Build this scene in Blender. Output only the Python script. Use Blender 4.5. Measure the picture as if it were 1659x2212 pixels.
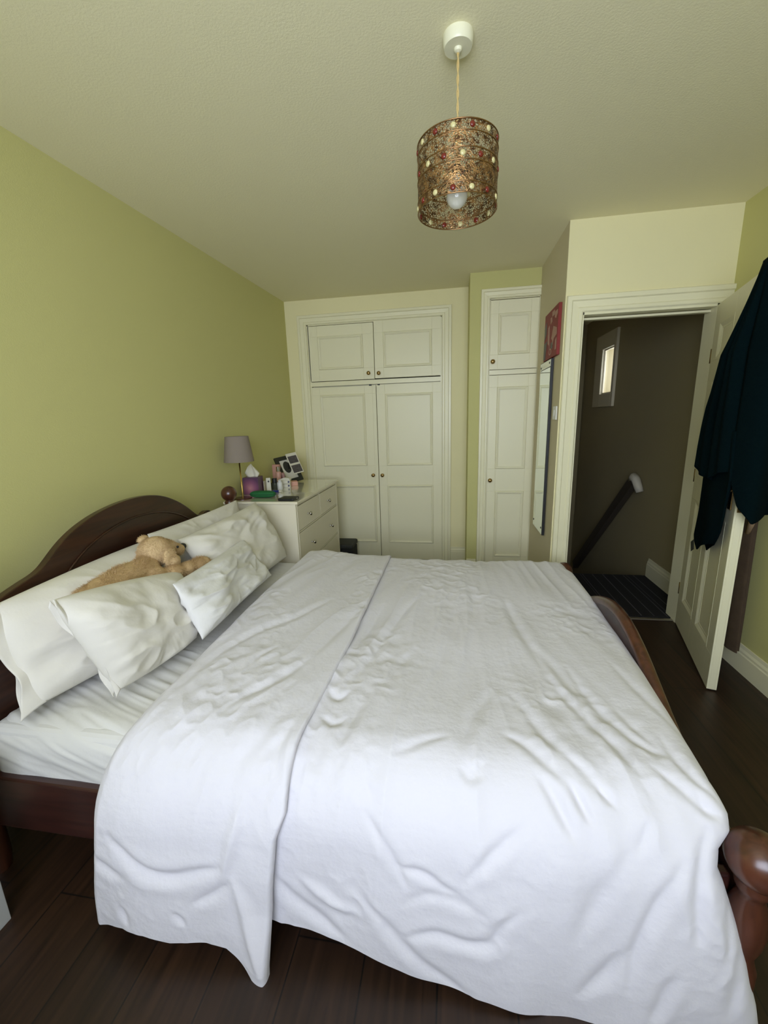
import bpy, bmesh, math, random
import numpy as np
from mathutils import Vector, Matrix
from mathutils.bvhtree import BVHTree
random.seed(7)
pi = math.pi
SC = bpy.context.scene
COL = SC.collection
for o in list(bpy.data.objects): bpy.data.objects.remove(o)

# ------------------------------------------------------------------ camera
def R_cam(pitch=12.7, roll=-1.8, yaw=9.6):
    p, r, y = map(math.radians, (pitch, roll, yaw))
    fw = Vector((-math.sin(y)*math.cos(p), math.cos(y)*math.cos(p), -math.sin(p)))
    rt = Vector((math.cos(y), math.sin(y), 0)); up = rt.cross(fw)
    rt2 = math.cos(r)*rt + math.sin(r)*up; up2 = -math.sin(r)*rt + math.cos(r)*up
    return Matrix((rt2, up2, -fw)).transposed()
cam_d = bpy.data.cameras.new('camera'); cam = bpy.data.objects.new('camera', cam_d); COL.objects.link(cam)
cam_d.sensor_fit = 'HORIZONTAL'; cam_d.sensor_width = 36; cam_d.lens = 890/1659*36
cam_d.clip_start = .02
cam.matrix_world = Matrix.Translation((0, 0, 1.4)) @ R_cam().to_4x4()
SC.camera = cam

# ------------------------------------------------------------------ light
SC.view_settings.view_transform = 'Standard'; SC.view_settings.look = 'None'
SC.view_settings.gamma = 1; SC.view_settings.use_curve_mapping = False
SC.view_settings.exposure = -0.38
W = bpy.data.worlds.new('sky'); SC.world = W; W.use_nodes = True
bg = W.node_tree.nodes['Background']; bg.inputs['Color'].default_value = (.76, .82, 1, 1); bg.inputs['Strength'].default_value = 5
def area(name, loc, rot, sx, sy, power, color):
    l = bpy.data.lights.new(name, 'AREA'); l.shape = 'RECTANGLE'; l.size = sx; l.size_y = sy
    l.energy = power; l.color = color
    o = bpy.data.objects.new(name, l); COL.objects.link(o); o.location = loc; o.rotation_euler = rot
    return o
# daylight entering by the window behind the photographer
area('window_daylight', (-.1, -1.02, 1.62), (math.radians(90), 0, 0), 1.7, 1.25, 42, (.77, .85, 1.0)).data.spread = math.radians(135)
# daylight entering by the small landing window
area('landing_daylight', (1.83, 5.05, 1.84), (0, math.radians(90), 0), .52, .40, 3.2, (.9, .95, 1))

# ------------------------------------------------------------------ tags and helpers
def tag(o, label=None, cat=None, group=None, kind=None):
    if label: o['label'] = label
    if cat: o['category'] = cat
    if group: o['group'] = group
    if kind: o['kind'] = kind
    return o
def link(name, me, mat=None, parent=None, smooth=False):
    o = bpy.data.objects.new(name, me); COL.objects.link(o)
    if mat is not None: me.materials.append(mat)
    if smooth:
        me.polygons.foreach_set('use_smooth', [True]*len(me.polygons))
    if parent is not None: o.parent = parent
    return o
def empty(name, loc=(0, 0, 0), rz=0, label=None, cat=None, group=None):
    o = bpy.data.objects.new(name, None); COL.objects.link(o); o.location = loc; o.rotation_euler = (0, 0, rz)
    o.empty_display_size = .05
    return tag(o, label, cat, group)
class MB:
    """collects shapes of one part"""
    def __init__(s): s.bm = bmesh.new()
    def box(s, x0, x1, y0, y1, z0, z1, bev=0, seg=2, M=None):
        b = bmesh.new(); bmesh.ops.create_cube(b, size=1)
        for v in b.verts:
            v.co = Vector(((v.co.x+.5)*(x1-x0)+x0, (v.co.y+.5)*(y1-y0)+y0, (v.co.z+.5)*(z1-z0)+z0))
        if bev: bmesh.ops.bevel(b, geom=b.edges[:], offset=bev, segments=seg, profile=.5, affect='EDGES')
        s._add(b, M); return s
    def _add(s, b, M=None):
        if M is not None: bmesh.ops.transform(b, matrix=M, verts=b.verts[:])
        me = bpy.data.meshes.new('t'); b.to_mesh(me); b.free(); s.bm.from_mesh(me); bpy.data.meshes.remove(me)
    def lathe(s, prof, seg=32, M=None, close=False):
        b = bmesh.new(); rings = []
        for r, z in prof:
            if r < 1e-6: rings.append([b.verts.new((0, 0, z))])
            else: rings.append([b.verts.new((r*math.cos(2*pi*k/seg), r*math.sin(2*pi*k/seg), z)) for k in range(seg)])
        for A, B in zip(rings, rings[1:]):
            for k in range(seg):
                k2 = (k+1) % seg
                if len(A) == 1 and len(B) == 1: continue
                if len(A) == 1: b.faces.new((A[0], B[k2], B[k]))
                elif len(B) == 1: b.faces.new((A[k], A[k2], B[0]))
                else: b.faces.new((A[k], A[k2], B[k2], B[k]))
        bmesh.ops.recalc_face_normals(b, faces=b.faces[:])
        s._add(b, M); return s
    def tube(s, pts, r, seg=10, M=None):
        pts = [Vector(p) for p in pts]; b = bmesh.new(); rings = []
        for i, p in enumerate(pts):
            t = (pts[min(i+1, len(pts)-1)]-pts[max(i-1, 0)]).normalized()
            a = t.cross(Vector((0, 0, 1)) if abs(t.z) < .95 else Vector((1, 0, 0))).normalized(); c = t.cross(a)
            rr = r[i] if isinstance(r, (list, tuple)) else r
            rings.append([b.verts.new(p+rr*(math.cos(2*pi*k/seg)*a+math.sin(2*pi*k/seg)*c)) for k in range(seg)])
        for A, B in zip(rings, rings[1:]):
            for k in range(seg): b.faces.new((A[k], A[(k+1) % seg], B[(k+1) % seg], B[k]))
        b.faces.new(rings[0][::-1]); b.faces.new(rings[-1])
        bmesh.ops.recalc_face_normals(b, faces=b.faces[:])
        s._add(b, M); return s
    def prism(s, poly, a0, a1, axis='y', M=None, bev=0):
        """poly of 2-D points swept along an axis: y -> (x,z) ; x -> (y,z); z -> (x,y)"""
        b = bmesh.new()
        f = {'y': lambda p, a: (p[0], a, p[1]), 'x': lambda p, a: (a, p[0], p[1]), 'z': lambda p, a: (p[0], p[1], a)}[axis]
        A = [b.verts.new(f(p, a0)) for p in poly]; B = [b.verts.new(f(p, a1)) for p in poly]
        n = len(poly)
        b.faces.new(A); b.faces.new(B[::-1])
        for k in range(n): b.faces.new((A[k], B[k], B[(k+1) % n], A[(k+1) % n]))
        bmesh.ops.recalc_face_normals(b, faces=b.faces[:])
        if bev: bmesh.ops.bevel(b, geom=b.edges[:], offset=bev, segments=2, profile=.5, affect='EDGES')
        s._add(b, M); return s
    def sweep(s, path, prof, closed=False, M=None):
        """mitred moulding: path in the x,z plane, profile points (offset to the left of travel, projection towards -y)"""
        b = bmesh.new(); n = len(path); P = [Vector((p[0], p[1])) for p in path]; rings = []
        for i in range(n):
            if closed: d0 = (P[i]-P[i-1]).normalized(); d1 = (P[(i+1) % n]-P[i]).normalized()
            else:
                d1 = (P[min(i+1, n-1)]-P[i]) if i < n-1 else (P[i]-P[i-1]); d0 = (P[i]-P[i-1]) if i else d1
                d0 = d0.normalized(); d1 = d1.normalized()
            n0 = Vector((-d0.y, d0.x)); n1 = Vector((-d1.y, d1.x)); m = (n0+n1)
            m = m/m.dot(n0) if m.length > 1e-6 else n0
            rings.append([b.verts.new((P[i].x+m.x*o, -h, P[i].y+m.y*o)) for o, h in prof])
        k = len(prof)
        for i in range(n if closed else n-1):
            A = rings[i]; B = rings[(i+1) % n]
            for j in range(k-1): b.faces.new((A[j], A[j+1], B[j+1], B[j]))
            b.faces.new((A[k-1], A[0], B[0], B[k-1]))
        if not closed: b.faces.new(rings[0]); b.faces.new(rings[-1][::-1])
        bmesh.ops.recalc_face_normals(b, faces=b.faces[:])
        s._add(b, M); return s
    def ico(s, c, r, sub=3, scale=(1, 1, 1), rot=None):
        b = bmesh.new(); bmesh.ops.create_icosphere(b, subdivisions=sub, radius=1)
        M = Matrix.Translation(c) @ (rot.to_4x4() if rot else Matrix()) @ Matrix.Diagonal((r*scale[0], r*scale[1], r*scale[2], 1))
        s._add(b, M); return s
    def build(s, name, mat, parent=None, smooth=False, auto=None, bevel=None):
        me = bpy.data.meshes.new(name); s.bm.to_mesh(me); s.bm.free()
        o = link(name, me, mat, parent, smooth or auto is not None)
        if auto is not None:
            try: me.set_sharp_from_angle(angle=math.radians(auto))
            except Exception: pass
        if bevel:
            m = o.modifiers.new('bevel', 'BEVEL'); m.width = bevel; m.segments = 2; m.limit_method = 'ANGLE'
        return o

# ------------------------------------------------------------------ materials
def mat(name, color, rough=.6, metal=0, bump=None, var=None, sheen=0, coat=0, spec=.5, trans=0, emit=None, alpha=None):
    m = bpy.data.materials.new(name); m.use_nodes = True; nt = m.node_tree; b = nt.nodes['Principled BSDF']
    b.inputs['Base Color'].default_value = (*color, 1); b.inputs['Roughness'].default_value = rough
    b.inputs['Metallic'].default_value = metal; b.inputs['Specular IOR Level'].default_value = spec
    if sheen: b.inputs['Sheen Weight'].default_value = sheen
    if coat: b.inputs['Coat Weight'].default_value = coat; b.inputs['Coat Roughness'].default_value = .15
    if trans: b.inputs['Transmission Weight'].default_value = trans
    if emit: b.inputs['Emission Color'].default_value = (*emit[0], 1); b.inputs['Emission Strength'].default_value = emit[1]
    tc = nt.nodes.new('ShaderNodeTexCoord')
    if bump:
        for sc, st, dist in (bump if isinstance(bump[0], tuple) else [bump]):
            n = nt.nodes.new('ShaderNodeTexNoise'); n.inputs['Scale'].default_value = sc; n.inputs['Detail'].default_value = 4
            bu = nt.nodes.new('ShaderNodeBump'); bu.inputs['Strength'].default_value = st; bu.inputs['Distance'].default_value = dist
            nt.links.new(tc.outputs['Object'], n.inputs['Vector']); nt.links.new(n.outputs['Fac'], bu.inputs['Height'])
            if b.inputs['Normal'].is_linked: nt.links.new(b.inputs['Normal'].links[0].from_socket, bu.inputs['Normal'])
            nt.links.new(bu.outputs['Normal'], b.inputs['Normal'])
    if var:
        sc, c2 = var
        n = nt.nodes.new('ShaderNodeTexNoise'); n.inputs['Scale'].default_value = sc; n.inputs['Detail'].default_value = 5
        mx = nt.nodes.new('ShaderNodeMix'); mx.data_type = 'RGBA'; mx.inputs[6].default_value = (*color, 1); mx.inputs[7].default_value = (*c2, 1)
        nt.links.new(tc.outputs['Object'], n.inputs['Vector']); nt.links.new(n.outputs['Fac'], mx.inputs[0]); nt.links.new(mx.outputs[2], b.inputs['Base Color'])
    return m
def wood_mat(name, c1, c2, axis=0, rough=.35, coat=.3, scale=6):
    m = bpy.data.materials.new(name); m.use_nodes = True; nt = m.node_tree; b = nt.nodes['Principled BSDF']
    tc = nt.nodes.new('ShaderNodeTexCoord'); mp = nt.nodes.new('ShaderNodeMapping')
    s = [scale*4]*3; s[axis] = scale*.3; mp.inputs['Scale'].default_value = s
    n = nt.nodes.new('ShaderNodeTexNoise'); n.inputs['Scale'].default_value = 1.5; n.inputs['Detail'].default_value = 6; n.inputs['Distortion'].default_value = .8
    cr = nt.nodes.new('ShaderNodeValToRGB'); cr.color_ramp.elements[0].position = .3; cr.color_ramp.elements[1].position = .7
    cr.color_ramp.elements[0].color = (*c1, 1); cr.color_ramp.elements[1].color = (*c2, 1)
    nt.links.new(tc.outputs['Object'], mp.inputs['Vector']); nt.links.new(mp.outputs[0], n.inputs['Vector']); nt.links.new(n.outputs['Fac'], cr.inputs[0])
    nt.links.new(cr.outputs[0], b.inputs['Base Color']); b.inputs['Roughness'].default_value = rough; b.inputs['Coat Weight'].default_value = coat
    b.inputs['Coat Roughness'].default_value = .2
    return m
def floor_mat():
    m = bpy.data.materials.new('dark_laminate'); m.use_nodes = True; nt = m.node_tree; b = nt.nodes['Principled BSDF']
    tc = nt.nodes.new('ShaderNodeTexCoord'); sp = nt.nodes.new('ShaderNodeSeparateXYZ'); cb = nt.nodes.new('ShaderNodeCombineXYZ')
    nt.links.new(tc.outputs['Object'], sp.inputs[0]); nt.links.new(sp.outputs[1], cb.inputs[0])
    ad = nt.nodes.new('ShaderNodeMath'); ad.operation = 'ADD'; ad.inputs[1].default_value = 5.048; nt.links.new(sp.outputs[0], ad.inputs[0]); nt.links.new(ad.outputs[0], cb.inputs[1])
    br = nt.nodes.new('ShaderNodeTexBrick'); br.inputs['Scale'].default_value = 1; br.inputs['Brick Width'].default_value = 1.28
    br.inputs['Row Height'].default_value = .193; br.inputs['Mortar Size'].default_value = .0025; br.inputs['Mortar Smooth'].default_value = .3; br.inputs['Bias'].default_value = 0
    br.offset = .37
    br.inputs['Color1'].default_value = (.032, .0145, .007, 1); br.inputs['Color2'].default_value = (.020, .0095, .005, 1); br.inputs['Mortar'].default_value = (.006, .004, .003, 1)
    nt.links.new(cb.outputs[0], br.inputs['Vector'])
    mp = nt.nodes.new('ShaderNodeMapping'); mp.inputs['Scale'].default_value = (22, 1.6, 1); nt.links.new(tc.outputs['Object'], mp.inputs[0])
    n = nt.nodes.new('ShaderNodeTexNoise'); n.inputs['Scale'].default_value = 1.6; n.inputs['Detail'].default_value = 7; n.inputs['Distortion'].default_value = 1
    nt.links.new(mp.outputs[0], n.inputs[0])
    mr = nt.nodes.new('ShaderNodeMapRange'); mr.inputs['From Min'].default_value = .3; mr.inputs['From Max'].default_value = .72; mr.inputs['To Min'].default_value = .55; mr.inputs['To Max'].default_value = 1.5
    nt.links.new(n.outputs['Fac'], mr.inputs[0])
    mx = nt.nodes.new('ShaderNodeVectorMath'); mx.operation = 'SCALE'; nt.links.new(br.outputs['Color'], mx.inputs[0]); nt.links.new(mr.outputs[0], mx.inputs['Scale'])
    nt.links.new(mx.outputs[0], b.inputs['Base Color']); b.inputs['Roughness'].default_value = .42
    bu = nt.nodes.new('ShaderNodeBump'); bu.inputs['Strength'].default_value = .25; bu.inputs['Distance'].default_value = .002
    nt.links.new(n.outputs['Fac'], bu.inputs['Height']); nt.links.new(bu.outputs[0], b.inputs['Normal'])
    return m
def hole_metal():
    m = bpy.data.materials.new('pierced_antique_brass'); m.use_nodes = True; nt = m.node_tree; b = nt.nodes['Principled BSDF']; out = nt.nodes['Material Output']
    b.inputs['Metallic'].default_value = .85; b.inputs['Roughness'].default_value = .38
    tc = nt.nodes.new('ShaderNodeTexCoord')
    v = nt.nodes.new('ShaderNodeTexVoronoi'); v.inputs['Scale'].default_value = 165; v.feature = 'DISTANCE_TO_EDGE'
    nt.links.new(tc.outputs['Object'], v.inputs['Vector'])
    v2 = nt.nodes.new('ShaderNodeTexVoronoi'); v2.inputs['Scale'].default_value = 40; nt.links.new(tc.outputs['Object'], v2.inputs['Vector'])
    gt = nt.nodes.new('ShaderNodeMath'); gt.operation = 'GREATER_THAN'; gt.inputs[1].default_value = .225
    ad = nt.nodes.new('ShaderNodeMath'); ad.operation = 'ADD'; nt.links.new(v.outputs['Distance'], ad.inputs[0])
    ml = nt.nodes.new('ShaderNodeMath'); ml.operation = 'MULTIPLY'; ml.inputs[1].default_value = .22
    nt.links.new(v2.outputs['Distance'], ml.inputs[0]); nt.links.new(ml.outputs[0], ad.inputs[1]); nt.links.new(ad.outputs[0], gt.inputs[0])
    tr = nt.nodes.new('ShaderNodeBsdfTransparent'); mx = nt.nodes.new('ShaderNodeMixShader')
    nt.links.new(gt.outputs[0], mx.inputs[0]); nt.links.new(b.outputs[0], mx.inputs[1]); nt.links.new(tr.outputs[0], mx.inputs[2]); nt.links.new(mx.outputs[0], out.inputs['Surface'])
    n = nt.nodes.new('ShaderNodeTexNoise'); n.inputs['Scale'].default_value = 60; nt.links.new(tc.outputs['Object'], n.inputs['Vector'])
    cr = nt.nodes.new('ShaderNodeValToRGB'); cr.color_ramp.elements[0].position = .35; cr.color_ramp.elements[0].color = (.11, .055, .025, 1); cr.color_ramp.elements[1].position = .65; cr.color_ramp.elements[1].color = (.50, .29, .12, 1)
    nt.links.new(n.outputs['Fac'], cr.inputs[0]); nt.links.new(cr.outputs[0], b.inputs['Base Color'])
    bu = nt.nodes.new('ShaderNodeBump'); bu.inputs['Strength'].default_value = .8; bu.inputs['Distance'].default_value = .003; nt.links.new(v.outputs['Distance'], bu.inputs['Height']); nt.links.new(bu.outputs[0], b.inputs['Normal'])
    return m
GREEN = (.60, .575, .235)
M_green = mat('green_wall_paint', GREEN, .75, bump=(260, .25, .002))
M_cream = mat('cream_wall_paint', (.86, .80, .47), .75, bump=(260, .2, .002))
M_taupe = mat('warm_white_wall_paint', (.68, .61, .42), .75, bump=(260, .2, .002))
M_ceil = mat('ceiling_paint', (.88, .83, .56), .9, bump=((130, .25, .003), (400, .25, .002)))
M_trim = mat('white_gloss_trim', (.87, .83, .57), .35, bump=(30, .05, .002))
M_doorw = mat('white_door_paint', (.87, .83, .58), .4, bump=(25, .05, .002))
M_floor = floor_mat()
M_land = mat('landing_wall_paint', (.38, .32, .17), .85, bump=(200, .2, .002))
M_carpet = mat('dark_stair_carpet', (.009, .008, .009), .95, bump=(400, .6, .004))
M_stripe = mat('pale_stripe_yarn', (.10, .09, .10), .95, bump=(400, .5, .003))
M_wood = wood_mat('mahogany_stain', (.020, .0065, .003), (.052, .017, .007), axis=1)
M_woodx = wood_mat('mahogany_stain_rail', (.022, .006, .005), (.055, .016, .011), axis=0, rough=.4)
M_ball = wood_mat('polished_mahogany', (.045, .014, .007), (.105, .034, .017), axis=2, rough=.3, coat=.4)
M_brass = mat('aged_brass', (.42, .29, .12), .28, metal=1, bump=(40, .1, .001))
M_chrome = mat('chrome', (.55, .53, .50), .18, metal=1, bump=(10, .02, .001))
M_duvet = mat('white_cotton_duvet', (.715, .70, .745), .85, bump=((20, .42, .006), (70, .35, .003)), sheen=.1)
M_fold = mat('white_cotton_fold', (.715, .70, .745), .85, bump=((22, .42, .006), (75, .35, .003)), sheen=.1)
M_sheet = mat('white_fitted_sheet', (.70, .69, .655), .85, bump=((20, .2, .004), (120, .2, .002)), sheen=.1)
M_pillow = mat('white_pillowcase', (.75, .72, .64), .85, bump=((22, .3, .005), (110, .2, .002)), sheen=.1)
M_pillow2 = mat('cool_white_pillowcase', (.75, .74, .71), .85, bump=((30, .45, .006), (110, .2, .002)), sheen=.1)
M_dresser = mat('white_lacquer', (.84, .78, .60), .3, bump=(15, .03, .001))
M_glass_top = mat('glossy_white_top', (.66, .64, .48), .06, coat=1, bump=(8, .01, .001))
M_black = mat('black_plastic', (.012, .012, .013), .45, bump=(60, .1, .001))
M_robe = mat('dark_teal_towelling', (.0016, .0075, .009), 1, bump=((500, .8, .004), (60, .3, .004)), spec=.05)
CR_MAIN = [(-1,1,[(0.387,1.343),(0.401,1.46),(0.421,1.567),(0.455,1.635),(0.481,1.683),(0.522,1.708)]),(-0.6,0.8,[(0.47,1.553),(0.491,1.623),(0.517,1.678)]),(-1,1,[(0.316,1.423),(0.355,1.551),(0.387,1.643),(0.423,1.709),(0.444,1.777),(0.453,1.81)]),(-0.8,1,[(0.183,1.513),(0.213,1.592),(0.237,1.682),(0.285,1.748),(0.329,1.78)]),(-1,1,[(0.145,1.694),(0.188,1.72),(0.225,1.765),(0.265,1.806)]),(-0.8,0.8,[(0.292,1.757),(0.332,1.8),(0.371,1.843)]),(-0.7,0.8,[(0.206,1.8),(0.234,1.842),(0.269,1.902)]),(-0.8,0.7,[(0.273,1.806),(0.298,1.85),(0.314,1.88)]),(-0.9,0.9,[(0.545,1.656),(0.548,1.722),(0.571,1.776),(0.597,1.803)]),(-0.8,0.8,[(0.483,1.75),(0.527,1.788),(0.552,1.825),(0.588,1.848)]),(-0.7,1,[(0.638,1.199),(0.634,1.356),(0.628,1.468),(0.648,1.511)]),(-0.6,0.9,[(0.54,1.304),(0.566,1.459),(0.59,1.553),(0.6,1.603)]),(-0.7,1.2,[(0.245,0.847),(0.28,1.145),(0.315,1.373)]),(-1,1.3,[(-0.139,0.819),(-0.199,0.972),(-0.255,1.187),(-0.286,1.36),(-0.316,1.481)]),(-0.8,1,[(-0.311,0.943),(-0.332,1.164),(-0.354,1.315)]),(-1,1.3,[(-0.135,1.291),(-0.211,1.469),(-0.259,1.594),(-0.281,1.682),(-0.291,1.755)]),(-0.6,1.2,[(0.028,0.847),(0.001,1.129),(-0.039,1.357),(-0.066,1.513)]),(-0.7,1.5,[(0.087,1.12),(0.048,1.394),(0.031,1.594),(0.037,1.784)]),(-0.5,1.2,[(0.136,1.489),(0.063,1.631),(0.033,1.743)]),(-0.8,0.8,[(-0.396,1.553),(-0.347,1.613),(-0.31,1.562)]),(-0.9,0.8,[(-0.368,1.684),(-0.325,1.711),(-0.303,1.684)]),(-0.6,0.8,[(-0.148,1.783),(-0.123,1.776),(-0.074,1.743),(-0.013,1.723)]),(-0.7,0.8,[(0.037,1.789),(0.055,1.809),(0.085,1.784)]),(-0.6,1.2,[(0.246,0.805),(0.265,1.101),(0.299,1.319),(0.323,1.467)]),(-0.7,1.2,[(0.297,1.216),(0.355,1.381),(0.385,1.533)]),(0.7,1.2,[(-0.244,1.033),(-0.288,1.266),(-0.311,1.412)]),(0.8,1.3,[(-0.17,1.372),(-0.239,1.534),(-0.275,1.656)]),(-0.8,0.8,[(-0.203,1.915),(-0.166,1.958),(-0.132,2.009),(-0.102,2.071)]),(-0.9,0.8,[(-0.119,2.023),(-0.058,2.028),(-0.02,2.056),(0.018,2.065)]),(-1,0.9,[(0.168,1.9),(0.123,1.938),(0.079,1.98),(0.035,2.032)]),(1,1,[(-0.378,2.11),(-0.332,2.15),(-0.282,2.179),(-0.226,2.185)]),(-1.2,1.2,[(-0.442,2.126),(-0.397,2.185),(-0.336,2.229),(-0.266,2.276)]),(-1,1.1,[(-0.206,2.138),(-0.153,2.192),(-0.091,2.266),(-0.028,2.315),(0.047,2.354)]),(-1.2,1.1,[(-0.108,2.215),(-0.037,2.185),(0.028,2.198),(0.095,2.189),(0.115,2.128),(0.158,2.089)]),(-0.9,0.8,[(0.026,1.798),(0.047,1.827),(0.082,1.809)]),(-0.5,0.8,[(-0.215,1.833),(-0.197,1.876)]),(-0.6,1,[(-0.107,2.119),(-0.058,2.079),(0.014,2.081),(0.077,2.105)]),(-1.2,1,[(0.501,1.934),(0.458,2.002),(0.427,2.083),(0.407,2.164),(0.4,2.255)]),(-1.2,1,[(0.556,1.873),(0.531,1.942),(0.526,2.034),(0.531,2.116)]),(-0.7,0.8,[(0.441,1.865),(0.411,1.927)]),(-0.8,1.6,[(0.399,1.916),(0.356,1.981),(0.309,2.068),(0.286,2.146)]),(-1.2,1.3,[(0.387,2.16),(0.352,2.23),(0.301,2.297)]),(-1,1.1,[(0.493,2.189),(0.473,2.26),(0.453,2.335)]),(-0.9,0.9,[(0.597,2.016),(0.597,2.102),(0.595,2.145)]),(-1,1.3,[(0.625,2.142),(0.621,2.224),(0.616,2.291)]),(-0.9,0.9,[(0.217,1.793),(0.245,1.841),(0.261,1.884),(0.279,1.918)]),(-0.8,0.7,[(0.285,1.809),(0.297,1.839),(0.315,1.881)]),(-0.8,0.7,[(0.341,1.81),(0.371,1.843)]),(-1,0.8,[(0.559,1.795),(0.567,1.832),(0.599,1.84)])]
CR_FLAP = [(-0.9,1.2,[(-0.553,0.952),(-0.655,1.159),(-0.758,1.291),(-0.838,1.5),(-0.831,1.708)]),(-0.8,1,[(-0.493,1.438),(-0.556,1.579),(-0.643,1.677),(-0.657,1.747)]),(-0.7,1.2,[(-0.376,0.955),(-0.446,1.243),(-0.487,1.414)]),(-0.6,1.2,[(-0.427,1.734),(-0.444,1.791),(-0.503,1.836)]),(0.7,0.8,[(-0.427,1.734),(-0.426,1.799),(-0.413,1.869)]),(-0.7,0.7,[(-0.675,1.544),(-0.677,1.459),(-0.64,1.384)]),(-0.6,1,[(-0.852,1.565),(-0.842,1.676)]),(-0.6,1.3,[(-0.483,1.666),(-0.489,1.786),(-0.599,1.866)]),(-1.5,1.1,[(-0.872,2.018),(-0.815,2.071),(-0.765,2.107),(-0.708,2.118),(-0.632,2.094),(-0.578,2.081)]),(-0.9,1,[(-0.945,2.096),(-0.895,2.115),(-0.844,2.129)]),(-0.8,0.8,[(-0.865,2.22),(-0.847,2.278)]),(1,1,[(-0.515,1.911),(-0.535,1.978),(-0.569,2.105)]),(1.2,1,[(-0.541,2.109),(-0.522,2.167),(-0.502,2.266),(-0.477,2.35)]),(-0.8,0.9,[(-0.658,2.192),(-0.597,2.158),(-0.558,2.121)]),(-0.7,0.8,[(-0.711,2.219),(-0.681,2.255)])]

# ------------------------------------------------------------------ room shell
ZC = 2.4856
def S(name, mb, m, **k):
    o = mb.build(name, m, **k); o['kind'] = 'structure'; return o
S('floor', MB().box(-1.85, 1.7, -1.1, 2.95, -.06, 0).box(-1.85, .70, 2.95, 4.5, -.06, 0), M_floor)
S('ceiling', MB().box(-1.95, 1.85, -1.2, 6.1, ZC, ZC+.08), M_ceil)
# left wall runs very slightly askew
WL = lambda y: -1.547-.035*(3.95-y)
S('wall_left', MB().prism([(WL(4.1), 4.1), (WL(-1.1), -1.1), (WL(-1.1)-.1, -1.1), (WL(4.1)-.1, 4.1)], 0, ZC, 'z'), M_green)
# wardrobe wall, with an opening for the fitted wardrobe
wm = MB().box(-1.62, -1.345, 3.95, 4.05, 0, ZC).box(-.095, .14, 3.95, 4.05, 0, ZC).box(-1.345, -.095, 3.95, 4.05, 2.27, ZC)
S('wall_back', wm, M_cream)
gm = MB().box(.13, .285, 3.60, 3.95, 0, ZC).box(.285, .664, 3.60, 3.70, 2.29, ZC).box(.664, .72, 3.60, 3.70, 0, ZC)
S('wall_chimney', gm, M_green)
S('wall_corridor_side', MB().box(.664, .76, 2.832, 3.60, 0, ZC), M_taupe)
XO0, XO1, ZO = .766, 1.50, 1.985       # door opening
dm = MB().box(.6645, XO0, 2.83, 2.95, 0, ZC).box(XO1, 1.60, 2.83, 2.95, 0, ZC).box(XO0, XO1, 2.83, 2.95, ZO, ZC)
S('wall_doorway', dm, M_cream)
S('wall_right', MB().box(1.56, 1.66, -1.1, 2.83, 0, ZC), M_green)
bw = MB().box(-1.9, -1.0, -1.0, -.9, 0, ZC).box(.8, 1.66, -1.0, -.9, 0, ZC).box(-1.0, .8, -1.0, -.9, 0, .95).box(-1.0, .8, -1.0, -.9, 2.3, ZC)
S('wall_window_side', bw, M_green)
fr = MB().sweep([(-1.0, .95), (-1.0, 2.3), (.8, 2.3), (.8, .95)], [(0, 0), (0, .02), (-.05, .02), (-.05, 0)], closed=True)
o = S('window_1', fr, M_trim); o.location = (0, -.93, 0)
# skirting
def skirt_prof(h=.15, t=.018): return [(0, 0), (t, 0), (t, h*.68), (t*.8, h*.72), (t*.8, h*.80), (t*.45, h*.88), (t*.35, h), (0, h)]
def skirting(name, p0, p1, side, h=.15):
    p0 = Vector((*p0, 0)); p1 = Vector((*p1, 0)); d = (p1-p0); L = d.length; ang = math.atan2(d.y, d.x)
    mb = MB().prism([(-a*side, b) for a, b in skirt_prof(h)], 0, L, 'x')
    o = mb.build(name, M_trim); o.location = p0; o.rotation_euler = (0, 0, ang); o['kind'] = 'structure'; return o
skirting('baseboard_right', (1.56, -.9), (1.56, 2.80), -1)
o = skirting('baseboard_left', (WL(-.9), -.9), (WL(3.94), 3.94), 1)
skirting('baseboard_back', (-.012, 3.95), (.13, 3.95), 1)
skirting('baseboard_chimney', (.13, 3.60), (.212, 3.60), 1)
skirting('baseboard_corridor_side', (.664, 2.83), (.664, 3.6), -1)
# architraves
ARCH = [(0, 0), (0, .012), (.006, .018), (.020, .018), (.026, .012), (.055, .014), (.060, .024), (.080, .024), (.084, .018), (.084, 0)]
def arch(name, pts, y, prof=ARCH, neg=True):
    mb = MB().sweep(pts, prof); o = mb.build(name, M_trim); o.location = (0, y, 0); o['kind'] = 'structure'; return o
arch('trim_1', [(XO0, 0), (XO0, ZO), (XO1, ZO), (XO1, 0)], 2.83, prof=[(o_*1.13, h) for o_, h in ARCH])
# door lining with stop
ln = MB().box(XO0-.004, XO0+.008, 2.824, 2.948, 0, ZO+.004).box(XO1-.012, XO1+.004, 2.824, 2.948, 0, ZO+.004).box(XO0, XO1, 2.824, 2.948, ZO-.014, ZO+.004)
ln.box(XO0+.008, XO0+.020, 2.885, 2.925, 0, ZO-.02).box(XO0+.02, XO1-.012, 2.885, 2.925, ZO-.032, ZO-.02)
S('trim_2', ln, M_trim)
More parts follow.
